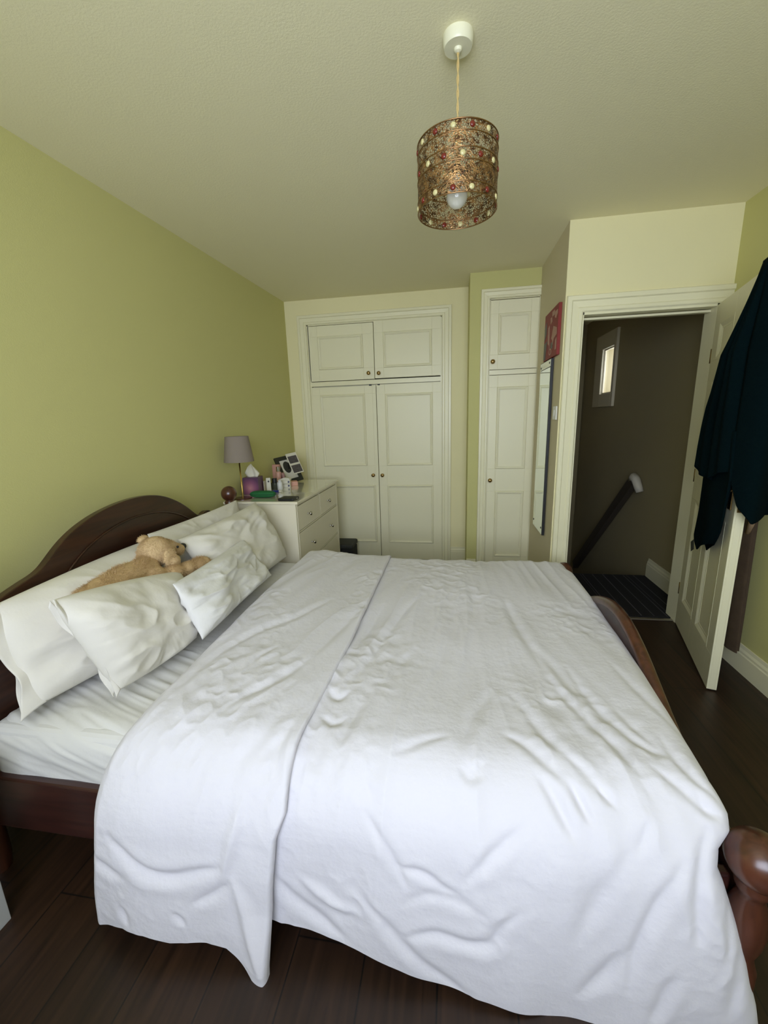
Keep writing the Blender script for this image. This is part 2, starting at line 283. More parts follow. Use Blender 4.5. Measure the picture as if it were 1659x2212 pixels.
# ------------------------------------------------------------------ landing and stairwell
lw = MB()
Y0, Y1, Z0, Z1 = 4.88, 5.22, 1.60, 2.08
lw.box(1.68, 1.80, 2.95, Y0, -2.7, ZC).box(1.68, 1.80, Y1, 6.0, -2.7, ZC).box(1.68, 1.80, Y0, Y1, -2.7, Z0).box(1.68, 1.80, Y0, Y1, Z1, ZC)
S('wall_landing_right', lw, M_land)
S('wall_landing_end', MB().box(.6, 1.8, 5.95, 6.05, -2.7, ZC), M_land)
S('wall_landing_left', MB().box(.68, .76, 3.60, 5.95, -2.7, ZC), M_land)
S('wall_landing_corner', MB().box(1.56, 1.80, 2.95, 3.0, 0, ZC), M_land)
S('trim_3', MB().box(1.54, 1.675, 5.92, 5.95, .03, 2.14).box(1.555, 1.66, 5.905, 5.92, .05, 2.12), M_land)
w = MB()
MR = Matrix.Rotation(-pi/2, 4, 'Z')
# window surround on the stairwell wall, its face towards -x
w.box(1.652, 1.68, 4.82, Y0, 1.46, 2.24, .004).box(1.652, 1.68, Y1, 5.44, 1.46, 2.24, .004).box(1.652, 1.68, Y0, Y1, 1.46, Z0, .004).box(1.652, 1.68, Y0, Y1, Z1, 2.24, .004)
w.box(1.678, 1.70, Y0, Y0+.012, Z0, Z1).box(1.678, 1.70, Y1-.012, Y1, Z0, Z1).box(1.678, 1.70, Y0, Y1, Z0, Z0+.014).box(1.678, 1.70, Y0, Y1, Z1-.014, Z1)
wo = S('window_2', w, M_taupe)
M_pane = mat('window_glass', (.95, .97, 1), .02, trans=1, spec=.3)
p = MB().box(1.686, 1.690, Y0+.01, Y1-.01, Z0+.01, Z1-.01).build('window_pane', M_pane, wo)
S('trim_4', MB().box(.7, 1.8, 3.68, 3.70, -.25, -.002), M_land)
st = MB().box(.76, 1.68, 2.95, 3.70, -.2, -.001)
for k in range(9): st.box(.76, 1.68, 3.70+.24*k, 3.95+.24*k, -.4-.2*k, -.2-.2*k)
S('stairs', st, M_carpet)
skirting('baseboard_landing', (1.68, 3.0), (1.68, 3.69), -1, .16)
# mat
mt = empty('striped_landing_mat', (1.13, 3.28, 0), 0, 'black landing mat with thin pale stripes outside the open door', 'mat')
MB().box(-.33, .50, -.40, .40, .0, .010, .003).build('mat_body', M_carpet, mt)
ms = MB()
for k in range(9): ms.box(-.24+k*.083, -.236+k*.083, -.39, .39, .0095, .0112)
for k in range(4): ms.box(-.20+k*.19, -.198+k*.19, -.39, .39, .0095, .0112)
ms.build('mat_stripes', M_stripe, mt)
tag(MB().box(.80, 1.49, 2.842, 2.872, 0, .007, .003).build('threshold_strip', mat('brushed_threshold_metal', (.45, .42, .36), .35, metal=.9, bump=(50, .1, .001))), 'thin metal threshold strip across the doorway floor', 'threshold strip')
# handrail
hr = empty('stair_handrail', (1.62, 4.0, .8), 0, 'dark wooden stair handrail sloping down the landing wall with a white bracket', 'handrail')
hp = [(0, .02, -.02), (0, 1.55, -1.40)]
b = MB()
d = Vector((0, 1.55, -1.38)).normalized(); ang = math.atan2(d.z, d.y)
b.prism([(-.028, -.055), (-.028, .04), (-.018, .055), (.018, .055), (.028, .04), (.028, -.055)], 0, 2.05, 'y', M=Matrix.Rotation(ang, 4, 'X'))
b.build('rail', mat('dark_rail_wood', (.06, .048, .036), .45, bump=(30, .2, .002)), hr)
b = MB().tube([(0, .06, -.02), (0, .0, .02), (0, -.04, .0), (.01, -.075, -.06), (.02, -.09, -.10)], [.030, .042, .036, .034, .030], 14)
tag(b.build('bracket', mat('off_white_bracket', (.62, .58, .46), .5, bump=(20, .1, .002)), hr, smooth=True), 'off-white rail end bracket')

# ------------------------------------------------------------------ panelled doors
MOULD = [(0, 0), (0, .004), (.005, .011), (.011, .011), (.015, .006), (.022, .004), (.022, -.002)]
def panel_door(mb, x0, x1, z0, z1, panels, t=.022, recess=.007, M=None, mould=MOULD, both=False):
    """face at y=0 looking to -y; stiles and rails built around sunk panels"""
    xs = sorted({x0, x1} | {p[0] for p in panels} | {p[1] for p in panels}); zs = sorted({z0, z1} | {p[2] for p in panels} | {p[3] for p in panels})
    mb.box(x0, x1, recess, t-(recess if both else 0), z0, z1, M=M)
    inp = lambda cx, cz: any(p[0] < cx < p[1] and p[2] < cz < p[3] for p in panels)
    for a, b_ in zip(xs, xs[1:]):
        zz = None
        for c, d_ in zip(zs, zs[1:]):
            if not inp((a+b_)/2, (c+d_)/2):
                mb.box(a, b_, 0, recess, c, d_, M=M)
                if both: mb.box(a, b_, t-recess, t, c, d_, M=M)
    for p in panels:
        mb.sweep([(p[0], p[2]), (p[0], p[3]), (p[1], p[3]), (p[1], p[2])], [(-o_, h-0.0) for o_, h in mould], closed=True, M=M)
def knob(parent, x, z, y, m=M_brass, r=.017, name='knob'):
    b = MB().lathe([(0, 0), (r*.85, 0), (r*.85, .003), (r*.45, .006), (r*.4, .014), (r*.9, .020), (r*1.05, .028), (r*.8, .035), (0, .038)], 20, M=Matrix.Translation((x, y, z)) @ Matrix.Rotation(pi/2, 4, 'X'))
    return b.build(name, m, parent, smooth=True)
YW = 3.95
wd = empty('fitted_wardrobe', (-.72, YW, 0), 0, 'large white fitted wardrobe with two tall doors and two top doors', 'wardrobe')
OX = -.72
cb = MB().box(-1.344-OX, -1.33-OX, 0, .5, 0, 2.27).box(-.11-OX, -.096-OX, 0, .5, 0, 2.27).box(-1.344-OX, -.096-OX, .49, .5, 0, 2.27).box(-1.344-OX, -.096-OX, 0, .5, 2.262, 2.27)
cb.box(-1.33-OX, -.11-OX, 0, .03, 1.722, 1.762)
cb.box(-1.33-OX, -.11-OX, .05, .5, 1.70, 1.76).box(-1.344-OX, -.096-OX, .03, .5, -.0, .010)
cb.build('carcass', M_trim, wd)
fa = MB().sweep([(-1.345-OX, 0), (-1.345-OX, 2.27), (-.095-OX, 2.27), (-.095-OX, 0)], ARCH)
fa.build('architrave', M_trim, wd)
def wdoor(x0, x1, z0, z1, panels, kx, kz, yo=.0):
    b = MB(); panel_door(b, x0-OX, x1-OX, z0, z1, [(p[0]-OX, p[1]-OX, p[2], p[3]) for p in panels])
    d_ = b.build('door', M_doorw, wd, bevel=.0015); d_.location = (0, yo, 0)
    k_ = knob(d_, kx-OX, kz, 0)
wdoor(-1.338, -.717, 1.768, 2.258, [(-1.247, -.817, 1.87, 2.165)], -.769, 1.82)
wdoor(-.711, -.100, 1.772, 2.266, [(-.628, -.186, 1.862, 2.168)], -.673, 1.815, -.004)
wdoor(-1.330, -.709, .024, 1.712, [(-1.255, -.817, .96, 1.64), (-1.255, -.742, .185, .768)], -.76, .869)
wdoor(-.703, -.100, .010, 1.716, [(-.623, -.183, .96, 1.627), (-.625, -.178, .183, .768)], -.668, .868, -.004)
for x in (-.76, -.68):
    MB().box(x-OX-.012, x-OX+.012, -.004, .0, 1.708, 1.720, .001).build('catch', M_black, wd)
# narrow cupboard in the chimney wall
OX2 = .47
nc = empty('narrow_cupboard', (OX2, 3.60, 0), 0, 'narrow white cupboard with one small and one tall door, set in the green wall', 'cupboard')
b = MB().box(.286-OX2, .292-OX2, 0, .34, 0, 2.29).box(.658-OX2, .663-OX2, 0, .34, 0, 2.29).box(.286-OX2, .663-OX2, .33, .34, 0, 2.29).box(.286-OX2, .663-OX2, 0, .34, 2.283, 2.289)
b.box(.29-OX2, .66-OX2, 0, .03, 1.722, 1.758).box(.286-OX2, .663-OX2, .0, .03, .0, .075)
b.build('carcass', M_trim, nc)
MB().sweep([(.285-OX2, 0), (.285-OX2, 2.29), (.6635-OX2, 2.29)], [(o_*.82, h) for o_, h in ARCH]).build('architrave', M_trim, nc)
for (z0, z1, pn, kx, kz) in ((1.762, 2.278, [(.355, .60, 1.875, 2.18)], .316, 1.822), (.078, 1.718, [(.358, .60, .958, 1.625), (.365, .60, .18, .767)], .318, .863)):
    b = MB(); panel_door(b, .293-OX2, .657-OX2, z0, z1, [(p_[0]-OX2, p_[1]-OX2, p_[2], p_[3]) for p_ in pn])
    d_ = b.build('door', M_doorw, nc, bevel=.0015); knob(d_, kx-OX2, kz, 0)
# open bedroom door
ang = math.atan2(2.83-2.088, 1.49-1.287)
DM = Matrix.Translation((1.287, 2.088, 0)) @ Matrix.Rotation(ang, 4, 'Z') @ Matrix.Diagonal((1, 1, 1, 1))
dr = bpy.data.objects.new('open_panelled_door', None); COL.objects.link(dr)
dr.matrix_world = DM
tag(dr, 'white six-panel door standing open, a dark robe hung over it', 'door')
# local x runs from the lead edge to the hinge, thickness towards -y
b = MB()
Mf = Matrix.Rotation(pi, 4, 'Z') @ Matrix.Translation((-.765, 0, 0))
pn = [(.095, .345, .19, .86), (.42, .67, .19, .86), (.095, .345, 1.00, 1.56), (.42, .67, 1.00, 1.56), (.095, .345, 1.67, 1.87), (.42, .67, 1.67, 1.87)]
MD = [(0, 0), (0, .001), (.010, .0005), (.022, -.004), (.030, -.0075), (.040, -.0075), (.040, -.010), (0, -.010)]
panel_door(b, 0, .765, .008, 1.975, pn, t=.042, recess=.009, M=Mf, mould=MD, both=True)
b.build('door_leaf', M_doorw, dr, bevel=.001)
b = MB().box(-.003, 0.001, -.034, -.008, .93, 1.08, .0005).box(-.006, .0, -.026, -.016, .985, 1.005, .001)
b.build('latch_plate', M_brass, dr)
b = MB().box(.045, .085, 0, .006, .93, 1.08, .002).tube([(.065, .004, 1.02), (.065, .045, 1.02), (.085, .052, 1.02), (.16, .050, 1.015)], .009, 12)
b.build('handle', M_brass, dr, smooth=False)
for z in (.25, 1.0, 1.7): MB().lathe([(0, -.04), (.006, -.04), (.006, .04), (0, .04)], 12, M=Matrix.Translation((.768, -.002, z))).build('hinge', M_brass, dr, smooth=True)
# ------------------------------------------------------------------ wall things on the corridor side wall
XW = .664
pc = empty('red_canvas_picture', (XW, 3.085, 1.92), 0, 'small red canvas picture with pale shapes, high beside the doorway', 'picture')
ZT = lambda y: 0
M_red = mat('red_canvas', (.20, .014, .010), .6, var=(14, (.28, .022, .014)), bump=(300, .3, .001))
M_pale = mat('pale_pink_paint', (.50, .33, .25), .6, var=(40, (.40, .16, .12)))
M_grey = mat('grey_paint', (.16, .15, .13), .6, var=(30, (.10, .09, .08)))
MB().box(-.020, 0, -.185, .20, -.155, .150, .002).build('canvas', M_red, pc)
def flatpoly(name, pts, m, par, th=.0015, x=-.0205):
    return MB().prism(pts, x-th, x, 'x').build(name, m, par)
flatpoly('pale_figure', [(-.02, .13), (-.09, .13), (-.09, .10), (-.03, .10)], M_pale, pc)
flatpoly('pale_figure', [(.13, .10), (.19, .06), (.18, -.02), (.13, .02)], M_grey, pc)
flatpoly('pale_figure', [(.02, .10), (-.02, .10), (-.03, .07), (.01, .06)], M_pale, pc)
flatpoly('pale_figure', [(-.10, .115), (-.165, .115), (-.17, .09), (-.13, .07), (-.10, .085)], M_pale, pc)
flatpoly('pale_figure', [(-.13, .02), (-.165, .01), (-.17, -.03), (-.10, -.045), (-.075, -.08), (-.06, -.05), (-.03, -.035), (-.05, .0), (-.075, .035)], M_pale, pc)
flatpoly('pale_figure', [(.04, .06), (.08, .05), (.075, -.05), (.03, -.07), (.02, -.10), (.035, .0)], M_pale, pc)
flatpoly('pale_figure', [(-.14, -.06), (-.175, -.05), (-.17, -.12), (-.14, -.12)], M_pale, pc)
flatpoly('grey_patch', [(.10, -.03), (.19, -.04), (.19, -.148), (.14, -.148)], M_grey, pc)
flatpoly('grey_patch', [(-.02, -.06), (-.07, -.06), (-.07, -.10), (-.02, -.10)], M_grey, pc)
rg = MB()
for k in range(16):
    a0 = 2*pi*k/16; a1 = 2*pi*(k+1)/16
    rg.prism([(-.01+.035*math.cos(a0), -.115+.022*math.sin(a0)), (-.01+.035*math.cos(a1), -.115+.022*math.sin(a1)), (-.01+.026*math.cos(a1), -.115+.015*math.sin(a1)), (-.01+.026*math.cos(a0), -.115+.015*math.sin(a0))], -.0225, -.0205, 'x')
rg.build('pale_ring', M_pale, pc)
mr = empty('frameless_wall_mirror', (XW, 3.20, .54), 0, 'tall narrow frameless mirror on the wall under the red picture', 'mirror')
Mirror = mat('mirror_silvering', (.86, .93, .88), .03, metal=1, bump=(3, .01, .001))
MB().box(-.020, -.004, -.17, .16, 0, 1.22, .001).build('backing', M_black, mr)
MB().box(-.0225, -.020, -.166, .158, .004, 1.165, .0008).build('mirror_glass', Mirror, mr)
MB().box(-.0225, -.020, -.166, .158, 1.17, 1.215, .0008).build('top_band', mat('etched_mirror_band', (.80, .82, .70), .25, metal=.7, bump=(60, .05, .001)), mr)
for y, z in ((-.14, 1.195), (.13, 1.185), (-.14, .05), (.13, .05)):
    MB().box(-.025, -.0225, y-.006, y+.006, z-.006, z+.006, .001).build('clip', M_black, mr)
sw = empty('light_switch', (XW, 2.91, 1.405), 0, 'white light switch on the wall between mirror and door frame', 'light switch')
MB().box(-.009, 0, -.043, .043, -.043, .043, .002).build('plate', mat('white_switch_plastic', (.75, .74, .66), .35, bump=(10, .02, .001)), sw)
MB().box(-.014, -.009, -.012, .012, -.02, .02, .002).build('rocker', bpy.data.materials['white_switch_plastic'], sw)

# ------------------------------------------------------------------ ceiling pendant
PX, PY = .010, 1.50
ro = empty('pendant_lamp', (PX, PY, ZC), 0, 'pierced brass drum pendant hanging on a cord from a white ceiling rose', 'pendant lamp')
M_rose = mat('cream_plastic', (.82, .80, .58), .35, bump=(10, .02, .001))
MB().lathe([(0, 0), (.044, 0), (.0445, -.005), (.043, -.026), (.040, -.031), (.012, -.032), (.010, -.039), (.004, -.042), (0, -.042)], 40).build('ceiling_rose', M_rose, ro, auto=40)
b = MB()
for ph in (0, pi):
    b.tube([(.0022*math.cos(ph+k*.9), .0022*math.sin(ph+k*.9), -.038-k*.01) for k in range(36)], .0021, 6)
b.build('cord', mat('twisted_gold_flex', (.62, .46, .18), .6, bump=(200, .3, .001)), ro, smooth=True)
ZS1, ZS0 = -.275, -.455    # shade top / bottom below the ceiling
RS = .122
sh = MB()
bm = bmesh.new(); seg = 96; rows = 14; rings = []
for j in range(rows+1):
    z = ZS0+(ZS1-ZS0)*j/rows
    rings.append([bm.verts.new((RS*math.cos(2*pi*k/seg), RS*math.sin(2*pi*k/seg), z)) for k in range(seg)])
for A, B in zip(rings, rings[1:]):
    for k in range(seg): bm.faces.new((A[k], A[(k+1) % seg], B[(k+1) % seg], B[k]))
sh._add(bm)
shade = sh.build('lamp_shade', hole_metal(), ro, smooth=True)
sm = shade.modifiers.new('thick', 'SOLIDIFY'); sm.thickness = .001
M_rim = mat('shade_rim_brass', (.34, .2, .09), .3, metal=1, bump=(80, .2, .001))
for z in (ZS0, ZS0+.028, ZS0+.082, ZS0+.112, ZS0+.152, ZS1):
    b = MB().tube([(RS*math.cos(2*pi*k/64), RS*math.sin(2*pi*k/64), z) for k in range(65)], .0018, 6); b.build('band', M_rim, shade, smooth=True)
M_jr = mat('red_glass_bead', (.16, .018, .010), .2, bump=(10, .02, .001)); M_jc = mat('cream_glass_bead', (.60, .54, .26), .25, bump=(10, .02, .001))
for row, z in enumerate((ZS0+.014, ZS0+.097, ZS1-.014)):
    n = 14
    for k in range(n):
        a = 2*pi*(k+.5*row)/n+.12
        red = (k+row) % 2 == 0
        Mx = Matrix.Translation((0, 0, z)) @ Matrix.Rotation(a, 4, 'Z') @ Matrix.Translation((RS, 0, 0)) @ Matrix.Rotation(pi/2, 4, 'Y')
        b = MB().lathe([(0, -.0025), (.0072, -.0025), (.0082, 0), (.006, .0025), (0, .0035)], 14, M=Mx)
        tag(b.build('bead', M_jr if red else M_jc, shade, smooth=True), 'red bead' if red else 'cream bead')
sp = MB().lathe([(0, .0), (.014, .0), (.014, -.05), (.018, -.055), (.018, -.075), (0, -.078)], 20, M=Matrix.Translation((0, 0, -.33)))
for k in range(3):
    a = 2*pi*k/3; sp.tube([(.016*math.cos(a), .016*math.sin(a), -.345), (RS*math.cos(a), RS*math.sin(a), -.345)], .0016, 6)
sp.build('lamp_holder', M_black, ro, smooth=False)
b = MB().ico((0, 0, -.412), .033, 3, (1, 1, 1)).lathe([(.014, -.355), (.015, -.372), (.027, -.392)], 20)
b.build('bulb', mat('opal_bulb_glass', (.80, .79, .68), .08, coat=.8, bump=(5, .01, .001)), ro, smooth=True)
# ------------------------------------------------------------------ chest of drawers and what stands on it
CX0, CX1, CY0, CY1, CZ = -1.555, -1.03, 2.565, 3.60, .88
ch = empty('chest_of_drawers', ((CX0+CX1)/2, (CY0+CY1)/2, 0), 0, 'white chest of drawers beside the bed head, small things on its glossy top', 'chest of drawers')
ox, oy = (CX0+CX1)/2, (CY0+CY1)/2; hx, hy = (CX1-CX0)/2, (CY1-CY0)/2
b = MB().box(-hx, hx-.008, -hy+.012, -hy+.032, 0, CZ-.02).box(-hx, hx-.008, hy-.032, hy-.012, 0, CZ-.02).box(-hx, -hx+.01, -hy+.012, hy-.012, .05, CZ-.02)
b.box(-hx, hx-.022, -hy+.02, hy-.02, .08, .12)
b.box(hx-.035, hx-.006, -hy+.0325, -hy+.045, 0, CZ-.02, .002).box(hx-.035, hx-.006, hy-.045, hy-.012, 0, CZ-.02, .002)
for z0, z1 in ((.08, .113), (.389, .397), (.650, .659), (.843, .862)): b.box(hx-.03, hx-.008, -hy+.030, hy-.030, z0, z1)
b.box(hx-.03, hx-.008, -.009, .009, .659, .843)
b.build('carcass', M_dresser, ch, bevel=.0015)
b = MB().box(-hx, hx+.012, -hy, hy, CZ-.020, CZ-.003, .004); b.build('top', M_dresser, ch)
b = MB().box(-hx+.002, hx+.009, -hy+.003, hy-.003, CZ-.003, CZ, .001); b.build('glossy_top_sheet', M_glass_top, ch)
for (y0, y1, z0, z1, ks) in ((-hy+.047, -.014, .664, .838, (-.23,)), (.014, hy-.047, .664, .838, (.23,)), (-hy+.047, hy-.047, .402, .645, (-.24, .24)), (-hy+.047, hy-.047, .118, .384, (-.24, .24))):
    d_ = MB().box(hx-.03, hx-.007, y0, y1, z0, z1, .0015).build('drawer', M_dresser, ch)
    for ky in ks:
        ky = {-.23: 2.80-oy, .23: 3.285-oy}.get(ky, ky)
        kb = MB().lathe([(0, 0), (.008, 0), (.006, .004), (.0055, .016), (.014, .020), (.0155, .026), (.011, .032), (0, .033)], 18, M=Matrix.Translation((hx-.007, ky, {.664: .748, .402: .520, .118: .255}[z0])) @ Matrix.Rotation(pi/2, 4, 'Y'))
        kb.build('knob', M_chrome, d_, smooth=True)
# lamp
tl = empty('table_lamp', (-1.463, 2.675, CZ), 0, 'brass table lamp with taupe fabric shade at the back corner of the chest', 'table lamp')
MB().lathe([(0, 0), (.062, 0), (.062, .004), (.058, .008), (.01, .010), (0, .010)], 40).build('base', mat('dark_wood_lamp_foot', (.07, .02, .012), .3, bump=(20, .1, .001)), tl, auto=40)
MB().lathe([(.0045, .008), (.0045, .30), (0, .30)], 16).build('stem', mat('lamp_brass', (.55, .36, .10), .25, metal=1, bump=(20, .02, .001)), tl, smooth=True)
b = MB().lathe([(.101, .262), (.078, .435), (.0765, .435), (.0995, .262), (.101, .262)], 48); b.build('lamp_shade', mat('taupe_fabric', (.27, .225, .185), .9, bump=(500, .5, .001)), tl, auto=60)
MB().lathe([(.012, .255), (.014, .262), (.014, .30), (0, .31)], 16).tube([(-.09, 0, .27), (.09, 0, .27)], .002, 6).build('lamp_holder', M_brass, tl)
# tissue box
tb = empty('tissue_box', (-1.490, 2.90, CZ), .12, 'purple and pink tissue box with a white tissue, behind the table lamp', 'tissue box')
def grad_box():
    m = bpy.data.materials.new('purple_pink_print'); m.use_nodes = True; nt = m.node_tree; b = nt.nodes['Principled BSDF']; tc = nt.nodes.new('ShaderNodeTexCoord')
    mp = nt.nodes.new('ShaderNodeMapping'); mp.inputs['Location'].default_value = (.1, .81, -.60); mp.inputs['Scale'].default_value = (13, 14, 13)
    g = nt.nodes.new('ShaderNodeTexGradient'); g.gradient_type = 'SPHERICAL'; cr = nt.nodes.new('ShaderNodeValToRGB')
    nt.links.new(tc.outputs['Object'], mp.inputs[0]); nt.links.new(mp.outputs[0], g.inputs[0]); nt.links.new(g.outputs[0], cr.inputs[0]); nt.links.new(cr.outputs[0], b.inputs['Base Color'])
    cr.color_ramp.elements[0].color = (.10, .035, .09, 1); cr.color_ramp.elements[1].color = (.52, .22, .25, 1); e = cr.color_ramp.elements.new(.5); e.color = (.27, .09, .17, 1)
    b.inputs['Roughness'].default_value = .4; return m
MB().box(-.058, .058, -.058, .058, 0, .125, .002).build('carton', grad_box(), tb)
def tissue():
    b = bmesh.new(); n, m_ = 15, 14; g = []
    for j in range(m_):
        t = j/(m_-1); row = []
        for i in range(n):
            u = i/(n-1)*2-1
            wv = .022+.03*math.sin(min(1, t*1.3)*pi*.55)*(1.25-.9*max(0, t-.55)/.45)
            row.append(b.verts.new((u*wv-.012*t*0-.004, .012*math.sin(u*5+t*3)*(.5+t*.6)+.005, .10+t*(.125-.022*abs(u+.1*t)**1.5*(1+t)))))
        g.append(row)
    for j in range(m_-1):
        for i in range(n-1): b.faces.new((g[j][i], g[j][i+1], g[j+1][i+1], g[j+1][i]))
    mb = MB(); mb._add(b); return mb
o = tissue().build('tissue', mat('white_tissue', (.78, .74, .60), .95, bump=(120, .4, .002)), tb, smooth=True); m_ = o.modifiers.new('t', 'SOLIDIFY'); m_.thickness = .0012
# green glasses case
gc = empty('green_glasses_case', (-1.335, 2.725, CZ), 0, 'bright green oval zip case at the front of the chest top', 'case')
b = MB(); bm = bmesh.new(); bmesh.ops.create_uvsphere(bm, u_segments=32, v_segments=16, radius=1)
for v in bm.verts:
    c = v.co; sgn = lambda a: (1 if a > 0 else -1)
    v.co = Vector((.095*sgn(c.x)*abs(c.x)**.55, .036*sgn(c.y)*abs(c.y)**.75, .024+.024*sgn(c.z)*abs(c.z)**.8))
b._add(bm); b.build('case_shell', mat('green_fabric', (.012, .13, .035), .8, bump=(120, .6, .002)), gc, smooth=True)
MB().tube([(.096*math.copysign(abs(math.cos(a))**.6, math.cos(a)), .037*math.copysign(abs(math.sin(a))**.8, math.sin(a)), .024) for a in [2*pi*k/40 for k in range(41)]], .0018, 6).build('zip', mat('dark_green_zip', (.006, .06, .02), .6, bump=(400, .4, .001)), gc)
# black wallet and key
wl = empty('black_wallet', (-1.098, 2.635, CZ), -.08, 'flat black wallet with a silver clasp at the near corner of the chest', 'wallet')
MB().box(-.065, .048, -.05, .05, 0, .018, .006, 3).build('wallet_body', M_black, wl)
MB().box(.042, .058, -.006, .006, .010, .014, .002).build('clasp', M_chrome, wl)
# small clutter
M_pinkb = mat('pink_plastic', (.62, .35, .26), .45, bump=(20, .02, .001))
M_wcard = mat('white_card', (.70, .67, .55), .7, bump=(90, .05, .001))
fr_ = empty('black_photo_frame', (-1.37, 3.42, CZ), math.radians(48), 'leaning black photo frame with white mount on the back of the chest', 'photo frame')
T = Matrix.Rotation(math.radians(-26), 4, 'X') @ Matrix.Rotation(math.radians(-8), 4, 'Y')
fr_m = MB().sweep([(-.095, 0.004), (-.095, .252), (.095, .252), (.095, .004)], [(0, -.006), (0, .010), (-.034, .010), (-.034, -.006)], closed=True, M=T); fr_m.build('frame', mat('black_frame', (.022, .024, .018), .4, bump=(40, .05, .001)), fr_)
MB().box(-.075, .075, .0, .006, .02, .24, M=T).build('mount', M_wcard, fr_)
MB().lathe([(0, 0), (.040, 0), (.040, .002), (0, .002)], 28, M=T @ Matrix.Translation((-.005, .0, .15)) @ Matrix.Rotation(pi/2, 4, 'X') @ Matrix.Diagonal((.85, 1.35, 1, 1))).build('oval_print', mat('dark_print', (.035, .035, .028), .4, bump=(20, .05, .001)), fr_)
def prop(): return MB().box(-.02, .02, .0, .005, 0, .18, M=Matrix.Translation((0, .08, 0)) @ Matrix.Rotation(math.radians(12), 4, 'X'))
prop().build('stand', M_black, fr_)
sc_ = empty('scan_photo_strip', (-1.345, 3.41, 1.0), math.radians(48), 'strip of two dark scan photos tucked on the black frame', 'photo')
T2 = Matrix.Rotation(math.radians(-26), 4, 'X') @ Matrix.Rotation(math.radians(-8), 4, 'Y')
MB().box(-.045, .058, -.014, -.0125, -.045, .145, M=T2).build('paper', M_wcard, sc_)
M_scan = mat('scan_print', (.012, .010, .012), .3, var=(70, (.16, .14, .14)))
MB().box(-.036, .050, -.0148, -.014, .052, .118, M=T2).build('picture', M_scan, sc_)
MB().box(-.036, .052, -.0148, -.014, -.036, .034, M=T2).build('picture', M_scan, sc_)
def bottle(nm, x, y, r, h, m, capm, lab, cat, cap=.2, shoulder=.15):
    e = empty(nm, (x, y, CZ), 0, lab, cat)
    MB().lathe([(0, 0), (r*.95, 0), (r, .004), (r, h*(1-cap-shoulder)), (r*.92, h*(1-cap-shoulder*.4)), (r*.6, h*(1-cap)), (0, h*(1-cap))], 24).build('body', m, e, auto=50)
    MB().lathe([(0, h*(1-cap)), (r*.66, h*(1-cap)), (r*.66, h), (0, h)], 24).build('cap', capm, e, auto=50)
    return e
bottle('pink_bottle', -1.452, 3.285, .024, .155, M_pinkb, M_chrome, 'pink bottle with a silver cap before the photo frame', 'bottle', .25, .1)
tag(MB().box(-.032, .032, -.02, .02, 0, .165, .004).build('pink_carton', mat('pale_pink_card', (.60, .32, .25), .6, bump=(20, .02, .001))), 'tall pink carton standing at the back behind the pink bottle', 'carton').location = (-1.505, 3.375, CZ)
pk = tag(MB().box(-.05, .05, -.04, .04, 0, .035, .003).build('peach_tissue_pack', mat('peach_plastic', (.62, .27, .18), .5, var=(40, (.70, .42, .32)))), 'low peach coloured packet in front of the photo frame', 'packet'); pk.location = (-1.335, 3.265, CZ); pk.rotation_euler = (0, 0, .5)
dk = tag(MB().box(-.012, .012, -.03, .03, 0, .105, .002).build('patterned_card_box', mat('dark_red_pattern', (.05, .008, .008), .5, var=(60, (.55, .3, .25)))), 'narrow dark red patterned box between pink bottle and frame', 'box'); dk.location = (-1.408, 3.300, CZ); dk.rotation_euler = (.0, -.12, .5)
wt = empty('white_squeeze_tube', (-1.40, 2.97, CZ), .5, 'upright white tube with a black dot beside the tissue box', 'tube')
MB().box(-.017, .017, -.006, .006, .0, .105, .003, M=Matrix.Rotation(-.08, 4, 'X')).build('tube_body', M_wcard, wt)
MB().lathe([(0, 0), (.007, 0), (.007, .001), (0, .001)], 16, M=Matrix.Translation((0, -.0, .078)) @ Matrix.Rotation(-.08, 4, 'X') @ Matrix.Translation((0, -.0063, 0)) @ Matrix.Rotation(pi/2, 4, 'X')).build('dot', M_black, wt)
bottle('black_lidded_jar', -1.395, 3.07, .030, .088, mat('smoky_jar_glass', (.05, .055, .04), .2, bump=(10, .02, .001)), M_black, 'dark jar with a wide black lid behind the white tube', 'jar', .38, .02)
bottle('white_pot', -1.348, 3.06, .021, .074, mat('white_pot_plastic', (.72, .72, .70), .4, bump=(10, .02, .001)), mat('white_cap_plastic', (.70, .70, .68), .35, bump=(10, .02, .001)), 'small white pot in front of the dark jar', 'pot', .2, .05)
for k, (zz, lab) in enumerate(((0, 'pale box with a dark spot, lower of two stacked'), (.031, 'pale box with a dark spot, upper of two stacked'))):
    e = empty('small_white_box', (-1.345, 3.17, CZ+zz), .25, lab, 'box', 'stacked pale boxes')
    MB().box(-.055, .04, -.03, .03, 0, .029, .002).build('carton', M_wcard, e)
    MB().lathe([(0, 0), (.008, 0), (.008, .001), (0, .001)], 16, M=Matrix.Translation((.028, -.030, .015)) @ Matrix.Rotation(pi/2, 4, 'X')).build('spot', mat('navy_spot', (.01, .01, .05), .4, bump=(10, .02, .001)), e)
e = tag(MB().prism([(-.055, 0), (.05, 0), (.045, .016), (0, .020), (-.05, .004)], -.02, .02, 'y').build('white_envelope', M_wcard), 'folded white packet lying on the stacked pale boxes', 'packet'); e.location = (-1.35, 3.17, CZ+.0603)
e = empty('blue_capped_tube', (-1.315, 2.93, CZ), .1, 'small blue and white tube lying before the white pot', 'tube')
MB().tube([(-.035, 0, .0085), (.012, 0, .0085)], .0085, 12).build('tube_body', mat('blue_plastic', (.01, .02, .22), .35, bump=(10, .02, .001)), e)
MB().tube([(.012, 0, .0085), (.034, 0, .0085)], .008, 12).build('cap', M_wcard, e)
